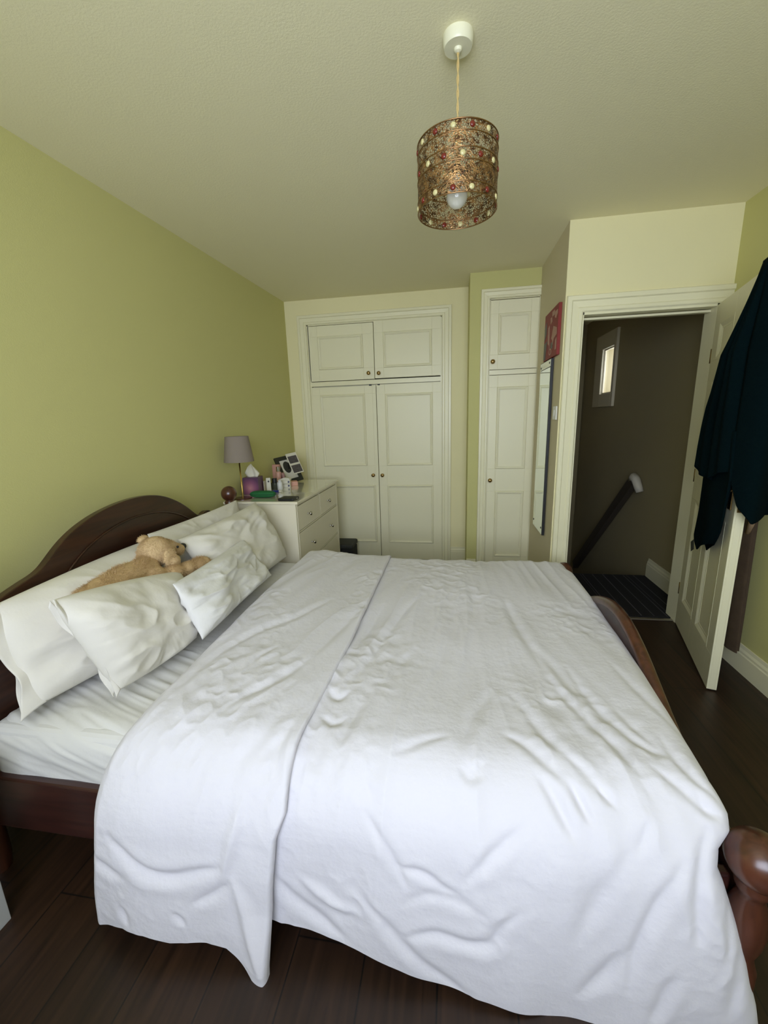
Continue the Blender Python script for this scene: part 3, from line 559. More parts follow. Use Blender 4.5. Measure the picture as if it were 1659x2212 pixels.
e = tag(MB().box(-.004, .004, -.02, .02, 0, .085, .001).build('clear_stand_card', mat('beige_card', (.45, .40, .28), .5, bump=(20, .02, .001))), 'thin beige card on edge between tissue box and white tube', 'card'); e.location = (-1.425, 2.96, CZ)
# black bag on the floor
bg_ = empty('black_storage_box', (-1.02, 3.76, 0), 0, 'black fabric box on the floor between chest and wardrobe', 'storage box')
MB().box(-.15, .085, -.11, .11, 0, .20, .02, 4).build('box_body', mat('black_fabric', (.013, .014, .012), .85, bump=(200, .4, .002)), bg_)
MB().box(-.155, .09, -.115, .115, .195, .245, .018, 4).build('lid', mat('charcoal_lid', (.03, .032, .027), .7, bump=(200, .4, .002)), bg_)
# bedside stool leg at the near left
stl = empty('white_bedside_table', (-1.45, .55, 0), 0, 'white bedside table at the near side of the bed, one leg in view', 'bedside table')
for sx in (-1, 1):
    for sy in (-1, 1):
        MB().box(sx*.155-.022, sx*.155+.022, sy*.155-.022, sy*.155+.022, 0, .5, .002).build('leg', mat('white_table_paint', (.55, .56, .55), .45, bump=(20, .05, .001)), stl)
MB().box(-.185, .185, -.185, .185, .5, .525, .003).build('table_top', bpy.data.materials['white_table_paint'], stl)
MB().box(-.17, .17, -.17, .17, .40, .50, .002).build('apron', bpy.data.materials['white_table_paint'], stl)

# ------------------------------------------------------------------ numpy noise
def vnoise(x, y, seed=0):
    rs = np.random.RandomState(seed); T = rs.rand(256, 256)*2-1
    xi = np.floor(x).astype(int); yi = np.floor(y).astype(int); fx = x-xi; fy = y-yi
    fx = fx*fx*fx*(fx*(fx*6-15)+10); fy = fy*fy*fy*(fy*(fy*6-15)+10)
    g = lambda a, b: T[a % 256, b % 256]
    return (g(xi, yi)*(1-fx)+g(xi+1, yi)*fx)*(1-fy)+(g(xi, yi+1)*(1-fx)+g(xi+1, yi+1)*fx)*fy
def fbm(x, y, seed=0, oct=4):
    r = 0; a = 1
    for k in range(oct): r = r+a*vnoise(x*2**k+17.3*k, y*2**k+5.1*k, seed+k); a *= .5
    return r
def ridged(x, y, seed=0): return 1-np.abs(fbm(x, y, seed, 2))*1.6
def crease_field(X, Sg, creases, w0=.014, a0=.010):
    D = np.zeros_like(X)
    for amp, w, pts in creases:
        if len(pts) < 2: continue
        P = np.array(pts, float)
        # smooth the polyline
        if len(P) > 2:
            t = np.arange(len(P)); tt = np.linspace(0, len(P)-1, (len(P)-1)*5+1)
            P = np.stack([np.interp(tt, t, P[:, 0]), np.interp(tt, t, P[:, 1])], 1)
            for _ in range(4): P[1:-1] = (P[:-2]+2*P[1:-1]+P[2:])/4
        L = np.concatenate([[0], np.cumsum(np.hypot(*np.diff(P, axis=0).T))]); tot = L[-1]
        best = np.full(X.shape, 9.); al = np.zeros_like(X); sd = np.zeros_like(X)
        m = 6*w0*w
        msk = (X > P[:, 0].min()-m) & (X < P[:, 0].max()+m) & (Sg > P[:, 1].min()-m) & (Sg < P[:, 1].max()+m)
        if not msk.any(): continue
        x = X[msk]; y = Sg[msk]; bd = np.full(x.shape, 9.); ba = np.zeros_like(x); bs = np.zeros_like(x)
        for i in range(len(P)-1):
            d = P[i+1]-P[i]; l2 = d@d
            if l2 < 1e-12: continue
            u = np.clip(((x-P[i, 0])*d[0]+(y-P[i, 1])*d[1])/l2, 0, 1)
            dx = x-P[i, 0]-u*d[0]; dy = y-P[i, 1]-u*d[1]; dd = np.hypot(dx, dy)
            c = (dx*d[1]-dy*d[0])/math.sqrt(l2)
            k = dd < bd; bd[k] = dd[k]; ba[k] = (L[i]+u*math.sqrt(l2))[k]; bs[k] = np.sign(c[k])
        tap = np.sin(np.clip(ba/max(tot, 1e-6), 0.02, .98)*pi)**.6
        wd_ = min(w0*w, tot*.16+.001)*(.6+.6*tap)
        q = bd/wd_
        # groove with a raised lip on one side
        v = amp*a0*tap*(np.exp(-q*q)-.22*np.exp(-((q-2.0)/1.2)**2))
        D[msk] += v
    return D
# ------------------------------------------------------------------ cloth that lies over the bed and hangs down its near side
def make_profile(YF, YT, ZT, A, B, ynear, zfar=.30, rf=.10):
    P = [(YF+.01, zfar), (YF, ZT-rf*1.4)]
    for k in range(9):
        a = k/8*pi/2; P.append((YF-rf+rf*math.cos(a), ZT-rf+rf*math.sin(a)))
    for k in range(1, 41): P.append((YF-rf+(YT-YF+rf)*k/40, ZT))
    for k in range(1, 17):
        a = k/16*pi/2; P.append((YT-A*math.sin(a), ZT-B*(1-math.cos(a))))
    P += [(ynear+.005, .10), (ynear, -.05)]
    P = np.array(P); S_ = np.concatenate([[0], np.cumsum(np.hypot(*np.diff(P, axis=0).T))])
    return P, S_
def cloth(name, m, parent, prof, xl, xr, send, s0, nu, nv, disp, base=0., rL=.03, rR=.04, dropL=.0, dropR=.0, thick=None):
    """xl, xr: functions of s; send: function of x-fraction; disp(X,S) -> height"""
    P, S_ = prof
    ts = np.linspace(0, 1, nv); us = np.linspace(0, 1, nu)
    arcL = rL*pi/2+dropL; arcR = rR*pi/2+dropR
    U, T = np.meshgrid(us, ts)
    se = send(U); Sg = s0+(se-s0)*T
    XL = xl(Sg)+rL; XR = xr(Sg)-rR
    tot = XR-XL+arcL+arcR
    e = U*tot-arcL
    X = XL+np.clip(e, 0, XR-XL); dn = np.zeros_like(X)
    def edge(e2, r):
        a = np.clip(e2/r, 0, pi/2); return r*np.sin(a), -(r*(1-np.cos(a)))-np.maximum(0, e2-r*pi/2)
    eL = np.maximum(0, -e); eR = np.maximum(0, e-(XR-XL))
    h, v = edge(eL, rL); X = X-h; dn = dn+v
    h, v = edge(eR, rR); X = X+h; dn = dn+v
    Yp = np.interp(Sg, S_, P[:, 0]); Zp = np.interp(Sg, S_, P[:, 1])
    d = .02
    Ty = np.interp(Sg+d, S_, P[:, 0])-np.interp(Sg-d, S_, P[:, 0]); Tz = np.interp(Sg+d, S_, P[:, 1])-np.interp(Sg-d, S_, P[:, 1])
    L = np.hypot(Ty, Tz)+1e-9; Ny = Tz/L; Nz = -Ty/L
    # outward: up on the top, towards the camera on the drop
    D = disp(X, Sg)*np.clip(1-(eL+eR)/.08, .15, 1)
    off = base+D+dn
    Y = Yp+Ny*off; Z = Zp+Nz*off
    co = np.stack([X, Y, Z], -1).reshape(-1, 3)
    idx = np.arange(nu*nv).reshape(nv, nu)
    F = np.stack([idx[:-1, :-1], idx[:-1, 1:], idx[1:, 1:], idx[1:, :-1]], -1).reshape(-1, 4)
    me = bpy.data.meshes.new(name); me.from_pydata(co.tolist(), [], F.tolist()); me.update()
    o = link(name, me, m, parent, True)
    if thick:
        md = o.modifiers.new('thick', 'SOLIDIFY'); md.thickness = thick; md.offset = 0
    return o
pts_fn = lambda L: (lambda s: np.interp(s, [p[1] for p in L], [p[0] for p in L]))
PROF = make_profile(2.46, .95, .56, .17, .20, .76)
# ------------------------------------------------------------------ bed
BX0, BX1, BY0, BY1 = -1.46, .668, .845, 2.49
bed = empty('wooden_double_bed', (-.4, 1.66, 0), 0, 'dark red-brown wooden bed with arched headboard and ball-topped posts', 'bed')
bed_off = Vector((-.4, 1.66, 0))
MO = Matrix.Translation(-bed_off)
def post(x, y, ztop, br, mball, par=bed):
    zb = ztop-br
    pr = [(0, 0), (.030, 0), (.036, .05), (.036, zb-.30), (.030, zb-.28), (.026, zb-.26), (.036, zb-.22), (.040, zb-.18), (.036, zb-.13), (.026, zb-.10), (.024, zb-br-.03), (.032, zb-br-.015), (.034, zb-br-.006), (br*.5, zb-br*.86)]
    pr = [(r, max(z, 0)) for r, z in pr]
    for k in range(1, 15):
        a = -pi/2+pi*k/14*.93+.18
        if a > pi/2: break
        pr.append((br*math.cos(a), zb+br*math.sin(a)))
    pr.append((0, ztop))
    MB().lathe(pr, 36, M=MO @ Matrix.Translation((x, y, 0))).build('post', mball, par, auto=50)
post(BX0, BY1, 1.00, .050, M_ball); post(BX0, BY0, 1.00, .050, M_ball)
post(BX1, BY1, .525, .050, M_ball); post(BX1-.010, BY0-.025, .505, .060, M_ball)
hb = [(1.04, .875), (1.10, .893), (1.165, .905), (1.205, .935), (1.26, .98), (1.33, 1.02), (1.42, 1.052), (1.53, 1.074), (1.66, 1.085), (1.79, 1.074), (1.88, 1.045), (1.96, 1.005), (2.035, .955), (2.09, .905), (2.13, .883), (2.16, .888), (2.185, .902), (2.225, .900), (2.245, .885)]
top = [(y-.0, z) for y, z in hb]
top = [(float(np.interp(t, range(len(hb)), [q[0] for q in hb])), float(np.interp(t, range(len(hb)), [q[1] for q in hb]))) for t in np.linspace(0, len(hb)-1, 6*(len(hb)-1)+1)]
for _ in range(14): top = [top[0]]+[((a[0]+2*b_[0]+c[0])/4, (a[1]+2*b_[1]+c[1])/4) for a, b_, c in zip(top, top[1:], top[2:])]+[top[-1]]
poly = [(BY0, .35), (BY0, .80), (.93, .83), (1.0, .86)]+top+[(2.26, .86), (2.34, .83), (BY1, .80), (BY1, .35)]
b = MB().prism(poly, BX0-.016, BX0+.016, 'x', M=MO, bev=.004); b.build('headboard_panel', M_wood, bed)
# raised inner arch line on the board
arc = [(1.66+.50*math.sin(a), .66+.335*math.cos(a)*1.0) for a in [math.radians(d) for d in range(-78, 79, 6)]]
b = MB().tube([(BX0+.018, y, z) for y, z in arc], .004, 8, M=MO); b.build('headboard_moulding', M_wood, bed, smooth=True)
ft = []
for k in range(25):
    t = k/24; y = BY0+(BY1-BY0)*t; ft.append((y, .37+.24*math.sin(pi*t)**2.7))
poly = [(BY0, .16)]+ft+[(BY1, .16)]
b = MB().prism(poly, BX1-.018, BX1+.018, 'x', M=MO); b.build('footboard_panel', M_wood, bed, bevel=.004)
MB().tube([(BX1, y, z) for y, z in ft], .022, 12, M=MO).build('footboard_top_rail', M_ball, bed, smooth=True)
for y in (BY0+.02, BY1-.02): MB().box(BX0+.03, BX1-.03, y-.014, y+.014, .165, .355, .006, M=MO).build('side_rail', M_woodx, bed)
MB().box(BX0+.03, BX1-.03, BY0+.05, BY1-.05, .24, .262, M=MO).build('slat_base', M_woodx, bed)
# mattress with its fitted sheet
MPROF = make_profile(2.45, .96, .515, .085, .09, .868, rf=.08)
def msheet(X, Sg):
    u = X*.25+Sg*.35
    top = np.clip((X+1.5)/.1, 0, 1)
    fol = (ridged(X*2.2+Sg*1.3+3, (Sg*.95-X*.30)*17, 11)*.005+ridged(X*2.8+Sg*1.1, (Sg*.95-X*.34)*38, 13)*.0028)*np.clip((Sg-1.05)/.4, 0.15, 1)*np.clip((1.93-Sg)/.15, .15, 1)
    return fol+fbm(X*3, Sg*3, 4, 3)*.004
mtt = empty('mattress', (-.4, 1.66, .26), 0, 'white mattress in a wrinkled fitted sheet on the wooden bed', 'mattress')
MM = Matrix.Translation((.4, -1.66, -.26))
MB().box(-1.43, .62, .89, 2.43, .262, .505, .03, 4, M=MM).build('mattress_core', M_sheet, mtt)
sh_ = cloth('fitted_sheet', M_sheet, mtt, MPROF, lambda s: -1.445+0*s, lambda s: .63+0*s, lambda u: 0*u+2.075, .05, 340, 400, msheet, rL=.07, rR=.05, dropL=.12, dropR=.1)
sh_.data.transform(MM)
# bottom of the sheet tucked under the mattress edge
# ------------------------------------------------------------------ duvet
def dmain(X, Sg):
    D = crease_field(X, Sg, CR_MAIN, .0125, .0075)
    drop = np.clip((Sg-1.85)/.25, 0, 1)
    puff = fbm(X*1.9+3, Sg*1.7, 21, 2)*.012
    # long soft folds fanning towards the near edge
    fan = ridged(X*7.5-(Sg-1.4)*1.4*(X-.05)*3.0, Sg*1.15, 5)*.0055*np.clip((Sg-.5)/.5, .35, 1)*(1-drop*.6)
    fine = ridged(X*16+Sg*6, Sg*13-X*8, 33)*.0032*np.clip(.4+fbm(X*3, Sg*3, 8, 2), 0, 1)
    gath = ridged(X*15-Sg*3.0*np.clip(X,-.3,.6)+2, Sg*1.6, 77)*.0036*np.clip(.55+1.2*fbm(X*2.2, Sg*1.8, 78, 2), 0, 1.2)
    fine = fine+gath
    roll = fbm(X*2.6+9, Sg*.6, 41, 2)*.018*drop
    hem = -.012*np.exp(-((X-.60)/.05)**2)*np.exp(-((Sg-1.93)/.07)**2)
    return D+puff+fan+fine+roll+hem
FOOT = [(.655, 0), (.65, .373), (.668, .43), (.67, .759), (.662, 1.064), (.652, 1.317), (.634, 1.555), (.618, 1.752), (.628, 1.83), (.622, 1.87), (.594, 1.91), (.588, 1.957), (.612, 2.031), (.648, 2.132), (.677, 2.239), (.700, 2.315), (.72, 2.41)]
dv = empty('white_duvet', (-.1, 1.5, .5), 0, 'large white duvet over the bed, turned back at the pillow end, hanging at the side', 'duvet')
DMx = Matrix.Translation((.1, -1.5, -.5))
mb_u = [0, .26, .34, .43, .52, .60, .68, .76, .85, 1]; mb_s = [2.255, 2.262, 2.279, 2.312, 2.344, 2.362, 2.383, 2.393, 2.398, 2.41]
main = cloth('duvet_cover', M_duvet, dv, PROF, lambda s: -.90+0*s, pts_fn(FOOT), lambda u: np.interp(u, mb_u, mb_s), .06, 400, 560, dmain, rL=.02, rR=.055, dropL=.0, dropR=.06)
main.data.transform(DMx)
FL = [(-.92, 0), (-.925, .334), (-.938, .667), (-.932, 1.012), (-.922, 1.322), (-.915, 1.563), (-.91, 1.76), (-.945, 1.90), (-.968, 2.078), (-.995, 2.237), (-1.003, 2.36)]
SE = [(-.371, 0), (-.371, .369), (-.374, .744), (-.378, 1.281), (-.392, 1.586), (-.404, 1.786), (-.405, 1.841), (-.404, 1.932), (-.428, 1.994), (-.445, 2.137), (-.455, 2.285), (-.464, 2.42)]
def dflap(X, Sg):
    D = crease_field(X, Sg, CR_FLAP, .0135, .0085)
    drop = np.clip((Sg-1.85)/.25, 0, 1)
    puff = fbm(X*2.2+30, Sg*1.9, 61, 2)*.010
    fan = ridged(X*8+Sg*2.2, Sg*1.6-X*2, 15)*.005*(1-drop*.7)
    fine = ridged(X*18+Sg*9, Sg*12-X*10, 35)*.0032*(1-.75*drop)*np.clip(.4+fbm(X*3, Sg*3, 9, 2), 0, 1)
    # swell along the turned edge on the pillow side, flattening to the hem at the right
    sw_ = .022*np.exp(-((X+.80)/.13)**2)
    lift = .020*drop
    tip = .03*np.exp(-((X+.47)/.05)**2)*np.clip((Sg-2.2)/.15, 0, 1)
    return D+puff*.8+fan+fine+sw_+lift+tip
fb_u = [0, .03, .22, .31, .42, .54, .70, .79, .90, 1]; fb_s = [2.352, 2.355, 2.310, 2.296, 2.296, 2.314, 2.308, 2.318, 2.372, 2.425]
fl = cloth('turned_back_fold', M_fold, dv, PROF, pts_fn(FL), pts_fn(SE), lambda u: np.interp(u, fb_u, fb_s), .05, 210, 600, dflap, base=.018, rL=.045, rR=.008, dropL=.035, dropR=.006)
fl.data.transform(DMx)
# ------------------------------------------------------------------ pillows
def pillow(name, corners, thick, m, label, seed, group=None, sag=0., open_end=False, wr=1.0, nu=110, nv=80, normal_to=(1, -.6, .4), creases=(), pin=.045):
    """corners: top-left, top-right, bottom-right, bottom-left seen from the front"""
    TL, TR, BR, BL = [np.array(c, float) for c in corners]
    c = (TL+TR+BR+BL)/4
    nrm = np.cross(TR-TL, BL-TL); nrm /= np.linalg.norm(nrm)
    if nrm@np.array(normal_to) < 0: nrm = -nrm
    u = np.linspace(-1, 1, nu); v = np.linspace(-1, 1, nv); U, V = np.meshgrid(u, v)
    # pinched outline: edges draw in between the corners
    U2 = U*(1-pin*(1-V**2)*np.abs(U)**2*.6); V2 = V*(1-pin*(1-U**2)*np.abs(V)**2)
    a = (U2+1)/2; b_ = (V2+1)/2
    base = (TL[None, None]*((1-a)*(1-b_))[..., None]+TR*(a*(1-b_))[..., None]+BR*(a*b_)[..., None]+BL*((1-a)*b_)[..., None])
    prof = (np.clip(1-np.abs(U)**3.0, 0, 1)**.62)*(np.clip(1-np.abs(V)**2.6, 0, 1)**.62)
    verts = []; faces = []
    cs = crease_field((U+1)*.35, (V+1)*.25, creases, .012, .010) if creases else 0
    for side in (1, -1):
        rs = seed*10+(side > 0)*3
        ang_ = np.arctan2(V, U); rr = np.hypot(U, V)
        rad = ridged(ang_*3.2+seed, rr*.8, rs)*.010*np.clip(rr-.35, 0, 1)
        w = (fbm(U*1.3+seed, V*1.2, rs, 2)*.012+ridged(U*1.8+V*1.5+seed, V*2.1-U*1.2, rs+5)*.005+rad*.6)*wr
        h = thick/2*prof*(1 if side > 0 else .8)+w*np.clip(prof*1.8, 0, 1)+(cs if side > 0 else 0)*np.clip(prof*2.5, 0, 1)
        sg = -sag*(1-U**2)*(1-V)/2
        pts = base+nrm[None, None]*(side*h)[..., None]; pts[..., 2] += sg
        k0 = len(verts)
        verts += pts.reshape(-1, 3).tolist()
        idx = np.arange(nu*nv).reshape(nv, nu)+k0
        F = np.stack([idx[:-1, :-1], idx[:-1, 1:], idx[1:, 1:], idx[1:, :-1]], -1).reshape(-1, 4)
        if side < 0: F = F[:, ::-1]
        faces += F.tolist()
    me = bpy.data.meshes.new(name); me.from_pydata(verts, [], faces)
    bm = bmesh.new(); bm.from_mesh(me); bmesh.ops.remove_doubles(bm, verts=bm.verts[:], dist=.0004); bmesh.ops.recalc_face_normals(bm, faces=bm.faces[:]); bm.to_mesh(me); bm.free()
    root = empty(name, c, 0, label, 'pillow', group)
    me.transform(Matrix.Translation(-Vector(c)))
    link('pillowcase', me, m, root, True)
    if open_end:
        # loose open end of the pillowcase: two thin lips beyond the left edge
        for q, (off, ln) in enumerate(((.006, open_end), (-.010, open_end*.8))):
            n1, n2 = 12, 60; vs = []; fs = []
            for j in range(n2):
                t = j/(n2-1); e0 = TL*(1-t)+BL*t; e0 = e0+(c-e0)*(.0+.10*(1-(2*t-1)**2))*.55
                out = (TL-TR)*(1-t)+(BL-BR)*t; out = out/np.linalg.norm(out)
                for i in range(n1):
                    s_ = i/(n1-1)
                    wv = math.sin(t*9+q*2+s_*1.5)*.010*s_+math.sin(t*21+q)*.003*s_
                    p = e0+out*ln*(s_-.25)*(1+.12*math.sin(t*7))+nrm*(off+wv)
                    p[2] -= .02*s_*s_
                    vs.append(tuple(p-c))
            for j in range(n2-1):
                for i in range(n1-1): k = j*n1+i; fs.append((k, k+1, k+n1+1, k+n1))
            m2 = bpy.data.meshes.new('open_hem'); m2.from_pydata(vs, [], fs)
            oo = link('open_hem', m2, m, root, True); md = oo.modifiers.new('t', 'SOLIDIFY'); md.thickness = .0018
    return root
PG = None
pillow('bed_pillow', [(-1.36, 1.60, .925), (-1.36, 2.40, .925), (-1.30, 2.40, .60), (-1.30, 1.60, .60)], .12, M_pillow, 'white pillow leaning on the headboard at the far side, rearmost', 1, nv=60, wr=1.6)
pillow('bed_pillow', [(-1.37, .945, .885), (-1.385, 1.66, .89), (-1.15, 1.66, .54), (-1.27, .935, .56)], .20, M_pillow, 'white pillow under the toy dog against the near half of the headboard', 2, open_end=.07, wr=1.6, pin=-.04)
pillow('bed_pillow', [(-1.255, 1.655, .885), (-1.25, 2.44, .905), (-1.06, 2.42, .545), (-1.06, 1.68, .55)], .17, M_pillow, 'large white pillow beside the chest of drawers, leaning at the far side', 3, wr=1.6, creases=[(-1, 1.3, [(.62, .05), (.45, .10), (.30, .16)]), (-.8, 1, [(.60, .09), (.48, .14), (.40, .16)])])
pillow('bed_pillow', [(-1.125, .925, .925), (-1.135, 1.485, .80), (-1.0, 1.35, .575), (-1.055, 1.01, .575)], .15, M_pillow, 'white pillow propped in front of the toy dog, nearest the camera', 4, open_end=.012, wr=1.2, pin=-.06)
pillow('bed_pillow', [(-1.025, 1.29, .825), (-1.12, 2.00, .79), (-.955, 1.96, .60), (-.935, 1.29, .60)], .11, M_pillow2, 'small crumpled white pillow in the middle, against the turned-back duvet', 5, wr=1.9)
# ------------------------------------------------------------------ toy dog
def furry(name, balls, m, par, voxel=.006, blades=9000, flen=.011, seed=1, origin=Vector((0, 0, 0)), flow=Vector((0, -1, -.3))):
    mb = MB()
    for c, r, sc, rot in balls: mb.ico(Vector(c)-origin, r, 3, sc, Matrix.Rotation(rot, 3, 'X') if rot else None)
    o = mb.build('tmp', None)
    rm = o.modifiers.new('r', 'REMESH'); rm.mode = 'VOXEL'; rm.voxel_size = voxel
    s_ = o.modifiers.new('s', 'SMOOTH'); s_.factor = .6; s_.iterations = 12
    dg = bpy.context.evaluated_depsgraph_get(); me = bpy.data.meshes.new_from_object(o.evaluated_get(dg)); bpy.data.objects.remove(o)
    me.name = name
    rnd = random.Random(seed)
    bm = bmesh.new(); bm.from_mesh(me); bm.faces.ensure_lookup_table(); fs = list(bm.faces)
    ar = np.cumsum([f.calc_area() for f in fs]); ar /= ar[-1]
    picks = np.searchsorted(ar, [rnd.random() for _ in range(blades)])
    for k in picks:
        f = fs[min(k, len(fs)-1)]; n = f.normal.copy(); c = f.calc_center_median()
        c = c+Vector((rnd.uniform(-1, 1), rnd.uniform(-1, 1), rnd.uniform(-1, 1)))*voxel*.5
        t = n.orthogonal().normalized(); t.rotate(Matrix.Rotation(rnd.uniform(0, 2*pi), 3, n))
        l = flen*rnd.uniform(.5, 1.2); cl = Vector((math.sin(c.y*60), math.cos(c.z*70), math.sin(c.x*50+c.y*40)))*.5
        d = (n*.6+flow*.5+cl+t*.35).normalized()
        w = t*.0008
        p0 = bm.verts.new(c-w-n*.001); p1 = bm.verts.new(c+w-n*.001); p2 = bm.verts.new(c+d*l)
        bm.faces.new((p0, p1, p2))
    bm.to_mesh(me); bm.free()
    return link(name, me, m, par, True)
M_fur = mat('golden_plush', (.62, .44, .23), .95, var=(30, (.48, .32, .15)), bump=(150, .6, .003), sheen=0)
M_fur2 = mat('pale_golden_plush', (.70, .53, .30), .95, var=(30, (.58, .41, .21)), bump=(150, .6, .003), sheen=0)
DO = Vector((-1.22, 1.35, .80))
dog = empty('plush_toy_dog', DO, 0, 'golden plush toy dog lying on the pillows with its head on a paw', 'soft toy')
body = [((-1.235, y_, float(np.interp(y_, [1.07, 1.2, 1.42], [.815, .822, .832]))), float(np.interp(y_, [1.07, 1.13, 1.2, 1.3, 1.38, 1.43], [.034, .052, .062, .064, .058, .050])), (1, 1.1, .95), 0) for y_ in [1.08+.02*k for k in range(18)]]+[
        ((-1.18, 1.40, .81), .040, (1, 1.2, .9), 0), ((-1.155, 1.47, .80), .038, (1, 1.3, .9), 0), ((-1.14, 1.54, .79), .036, (1, 1.3, .9), 0), ((-1.13, 1.60, .782), .037, (1, 1.3, .95), 0), ((-1.125, 1.635, .778), .036, (1, 1, 1), 0),
        ((-1.255, 1.46, .86), .048, (1, 1, 1), 0), ((-1.26, 1.60, .76), .035, (1, 1.6, .9), 0)]
furry('body', body, M_fur, dog, origin=DO, blades=20000, flen=.013, flow=Vector((.1, -1, -.2)))
head = [((-1.24, 1.49, .885), .066, (.95, 1.05, .95), 0), ((-1.235, 1.535, .875), .052, (.9, 1.1, .85), 0), ((-1.225, 1.585, .858), .036, (.9, 1.3, .85), 0), ((-1.222, 1.61, .853), .030, (.9, 1, .85), 0)]
hd = furry('head', head, M_fur2, dog, origin=DO, blades=11000, flen=.009, seed=2, voxel=.005)
furry('ear', [((-1.165, 1.475, .862), .036, (.35, 1.0, 1.15), .3), ((-1.155, 1.495, .838), .030, (.4, 1, 1), 0)], M_fur2, hd, origin=DO, blades=1800, flen=.009, seed=3, voxel=.004)
furry('ear', [((-1.29, 1.49, .935), .028, (.6, 1.1, .6), 0)], M_fur2, hd, origin=DO, blades=700, flen=.008, seed=4, voxel=.004)
MB().ico(Vector((-1.218, 1.638, .860))-DO, .0155, 3, (1, .8, .9)).build('nose', M_black, hd, smooth=True)
MB().ico(Vector((-1.185, 1.558, .882))-DO, .0055, 2).build('eye', M_black, hd, smooth=True)
MB().ico(Vector((-1.27, 1.558, .892))-DO, .0055, 2).build('eye', M_black, hd, smooth=True)
# ------------------------------------------------------------------ robe over the door
rb = bpy.data.objects.new('dark_teal_robe', None); COL.objects.link(rb); rb.matrix_world = DM
tag(rb, 'dark teal towelling robe draped over the corner of the open door', 'robe')
# local frame of the door: x from the lead edge to the hinge, +y is the bedroom face, door body y from -.042 to 0
zs_l = [(1.99, .05), (1.914, .07), (1.848, .085), (1.765, .12), (1.675, .17), (1.58, .24), (1.475, .317), (1.408, .39), (1.311, .445), (1.209, .478), (1.105, .496), (.9, .50)]
aL = lambda z: np.interp(-z, [-q[0] for q in zs_l], [q[1] for q in zs_l])
def ribbon(name, path_fn, zt, zb, nw, nz, thick=.006, m=M_robe):
    """path_fn(w, z) -> (x, y); zt(w), zb(w)"""
    vs = []; fs = []
    for j in range(nz):
        for i in range(nw):
            w = i/(nw-1); z = zt(w)+(zb(w)-zt(w))*j/(nz-1); x, y = path_fn(w, z); vs.append((x, y, z))
    for j in range(nz-1):
        for i in range(nw-1): k = j*nw+i; fs.append((k, k+1, k+nw+1, k+nw))
    me = bpy.data.meshes.new(name); me.from_pydata(vs, [], fs); o = link(name, me, m, rb, True)
    md = o.modifiers.new('t', 'SOLIDIFY'); md.thickness = thick; md.offset = 0
    return o
def outer(w, z):
    # w 0..0.62 bedroom face, 0.62..0.8 round the lead edge, .8..1 on the far face
    z_ = min(z, 1.99); A = float(aL(z_)); ple = min(1, max(0, (1.99-z)/.35))
    if w < .62:
        t = w/.62; x = A*(1-t)-.02*t
        y = .022+ple*(.035+.022*math.sin(t*15+z*1.2)+.012*math.sin(t*31+z*3)+.03*math.sin(t*pi))
        if t < .06: y *= t/.06*.6+.4
    elif w < .8:
        t = (w-.62)/.18; a = t*pi; x = -.02-(.035+.05*ple)*math.sin(a)*1.0; y = .02+ple*.03-(.09+.06*ple)*t
    else:
        t = (w-.8)/.2; x = -.02+.16*t; y = -.07-ple*.03-.02*ple*math.sin(t*9+z*2)
    return x, y
zbo = lambda w: float(np.interp(w, [0, .08, .2, .30, .42, .55, .62, .66, .72, .8, 1], [1.11, 1.09, 1.12, 1.08, 1.05, 1.10, 1.12, .97, .90, .93, .95]))
ribbon('robe_body', outer, lambda w: 1.995, zbo, 150, 110)
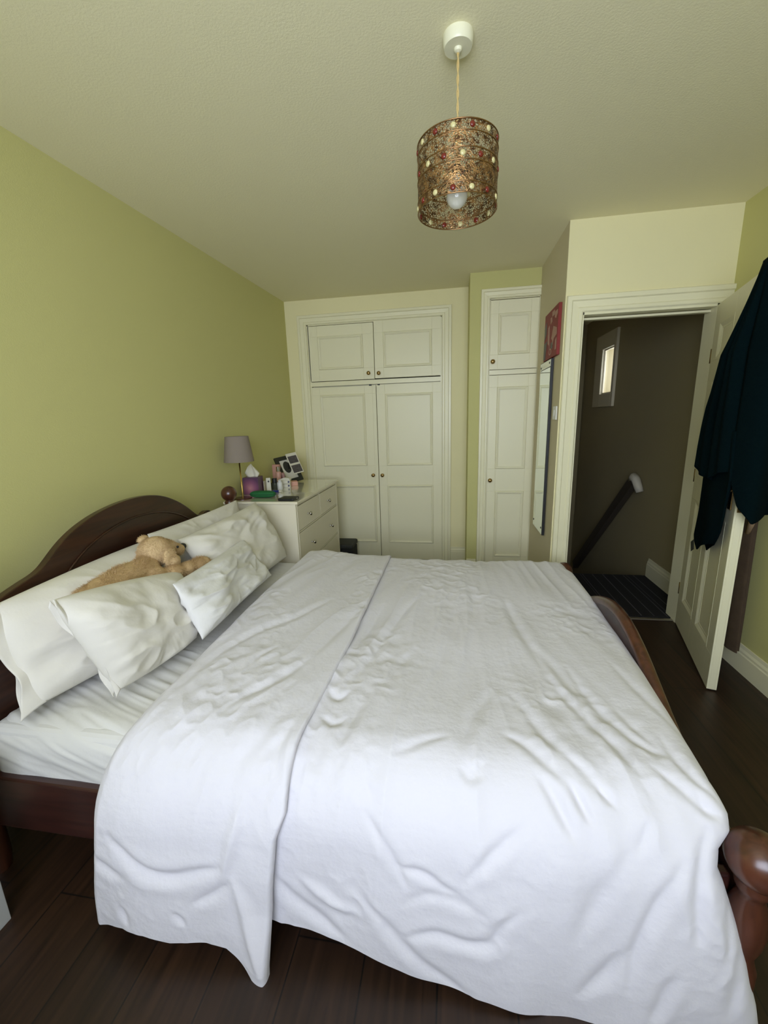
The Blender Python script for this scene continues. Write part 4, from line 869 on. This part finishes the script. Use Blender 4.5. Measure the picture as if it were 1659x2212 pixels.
def sleeve(w, z):
    l = float(np.interp(-z, [-1.3, -1.09, -.996, -.87, -.73, -.66], [.40, .365, .352, .343, .365, .30])); r = float(np.interp(-z, [-1.3, -1.09, -1.0, -.94, -.90, -.82, -.785, -.73, -.66], [-.03, -.04, -.02, .0, .002, .025, .05, .10, .19]))
    a = w*2*pi; cx = (l+r)/2; hx_ = (l-r)/2
    return cx+hx_*math.cos(a), .040+.024*math.sin(a)+.006*math.sin(a*4+z*7)*(1 if math.sin(a) > 0 else 0)
ribbon('robe_sleeve', sleeve, lambda w: 1.30, lambda w: float(np.interp((math.cos(w*2*pi)+1)/2, [0, .3, .6, 1], [.75, .70, .665, .73])), 90, 60, .004)
Mt = Matrix.Translation((.345, .055, .672)) @ Matrix.Rotation(.5, 4, 'Y')
MB().box(-.0, .055, -.001, .001, -.03, .025, M=Mt).build('care_label', mat('grey_label', (.05, .055, .05), .8, bump=(200, .2, .001)), rb)
# brown garment hanging behind the door
br = empty('brown_hanging_garment', (1.50, 2.36, 0), 0, 'long brown garment hanging between the open door and the right wall', 'garment')
vs = []; fs = []; nw, nz = 40, 60
for j in range(nz):
    z = 1.55-1.42*j/(nz-1)
    for i in range(nw):
        t = i/(nw-1); a = 2*pi*t; rx = .028+.006*math.sin(a*5+z*2); ry = (.07+.05*(1-z/1.55))*(1+.12*math.sin(a*6+z))
        vs.append((rx*math.cos(a), ry*math.sin(a), z))
for j in range(nz-1):
    for i in range(nw-1): k = j*nw+i; fs.append((k, k+1, k+nw+1, k+nw))
me = bpy.data.meshes.new('garment_body'); me.from_pydata(vs, [], fs)
M_brown = mat('brown_suede', (.085, .055, .03), .9, var=(25, (.05, .03, .016)), bump=(120, .4, .003)); link('garment_body', me, M_brown, br, True)
MB().tube([(-.03, -.10, 1.0), (-.038, -.13, .93), (-.03, -.11, .84), (-.02, -.08, .78)], [.012, .016, .014, .01], 8).build('belt_tie', mat('tan_strap', (.34, .23, .14), .7, bump=(50, .2, .001)), br, smooth=True)
MB().lathe([(0, 0), (.018, 0), (.018, .004), (.006, .006), (.006, .03), (0, .03)], 16, M=Matrix.Translation((.058, 0, 1.58)) @ Matrix.Rotation(-pi/2, 4, 'Y')).tube([(.03, 0, 1.585), (.012, 0, 1.57), (0, 0, 1.545)], .004, 8).build('hook', M_brass, br)
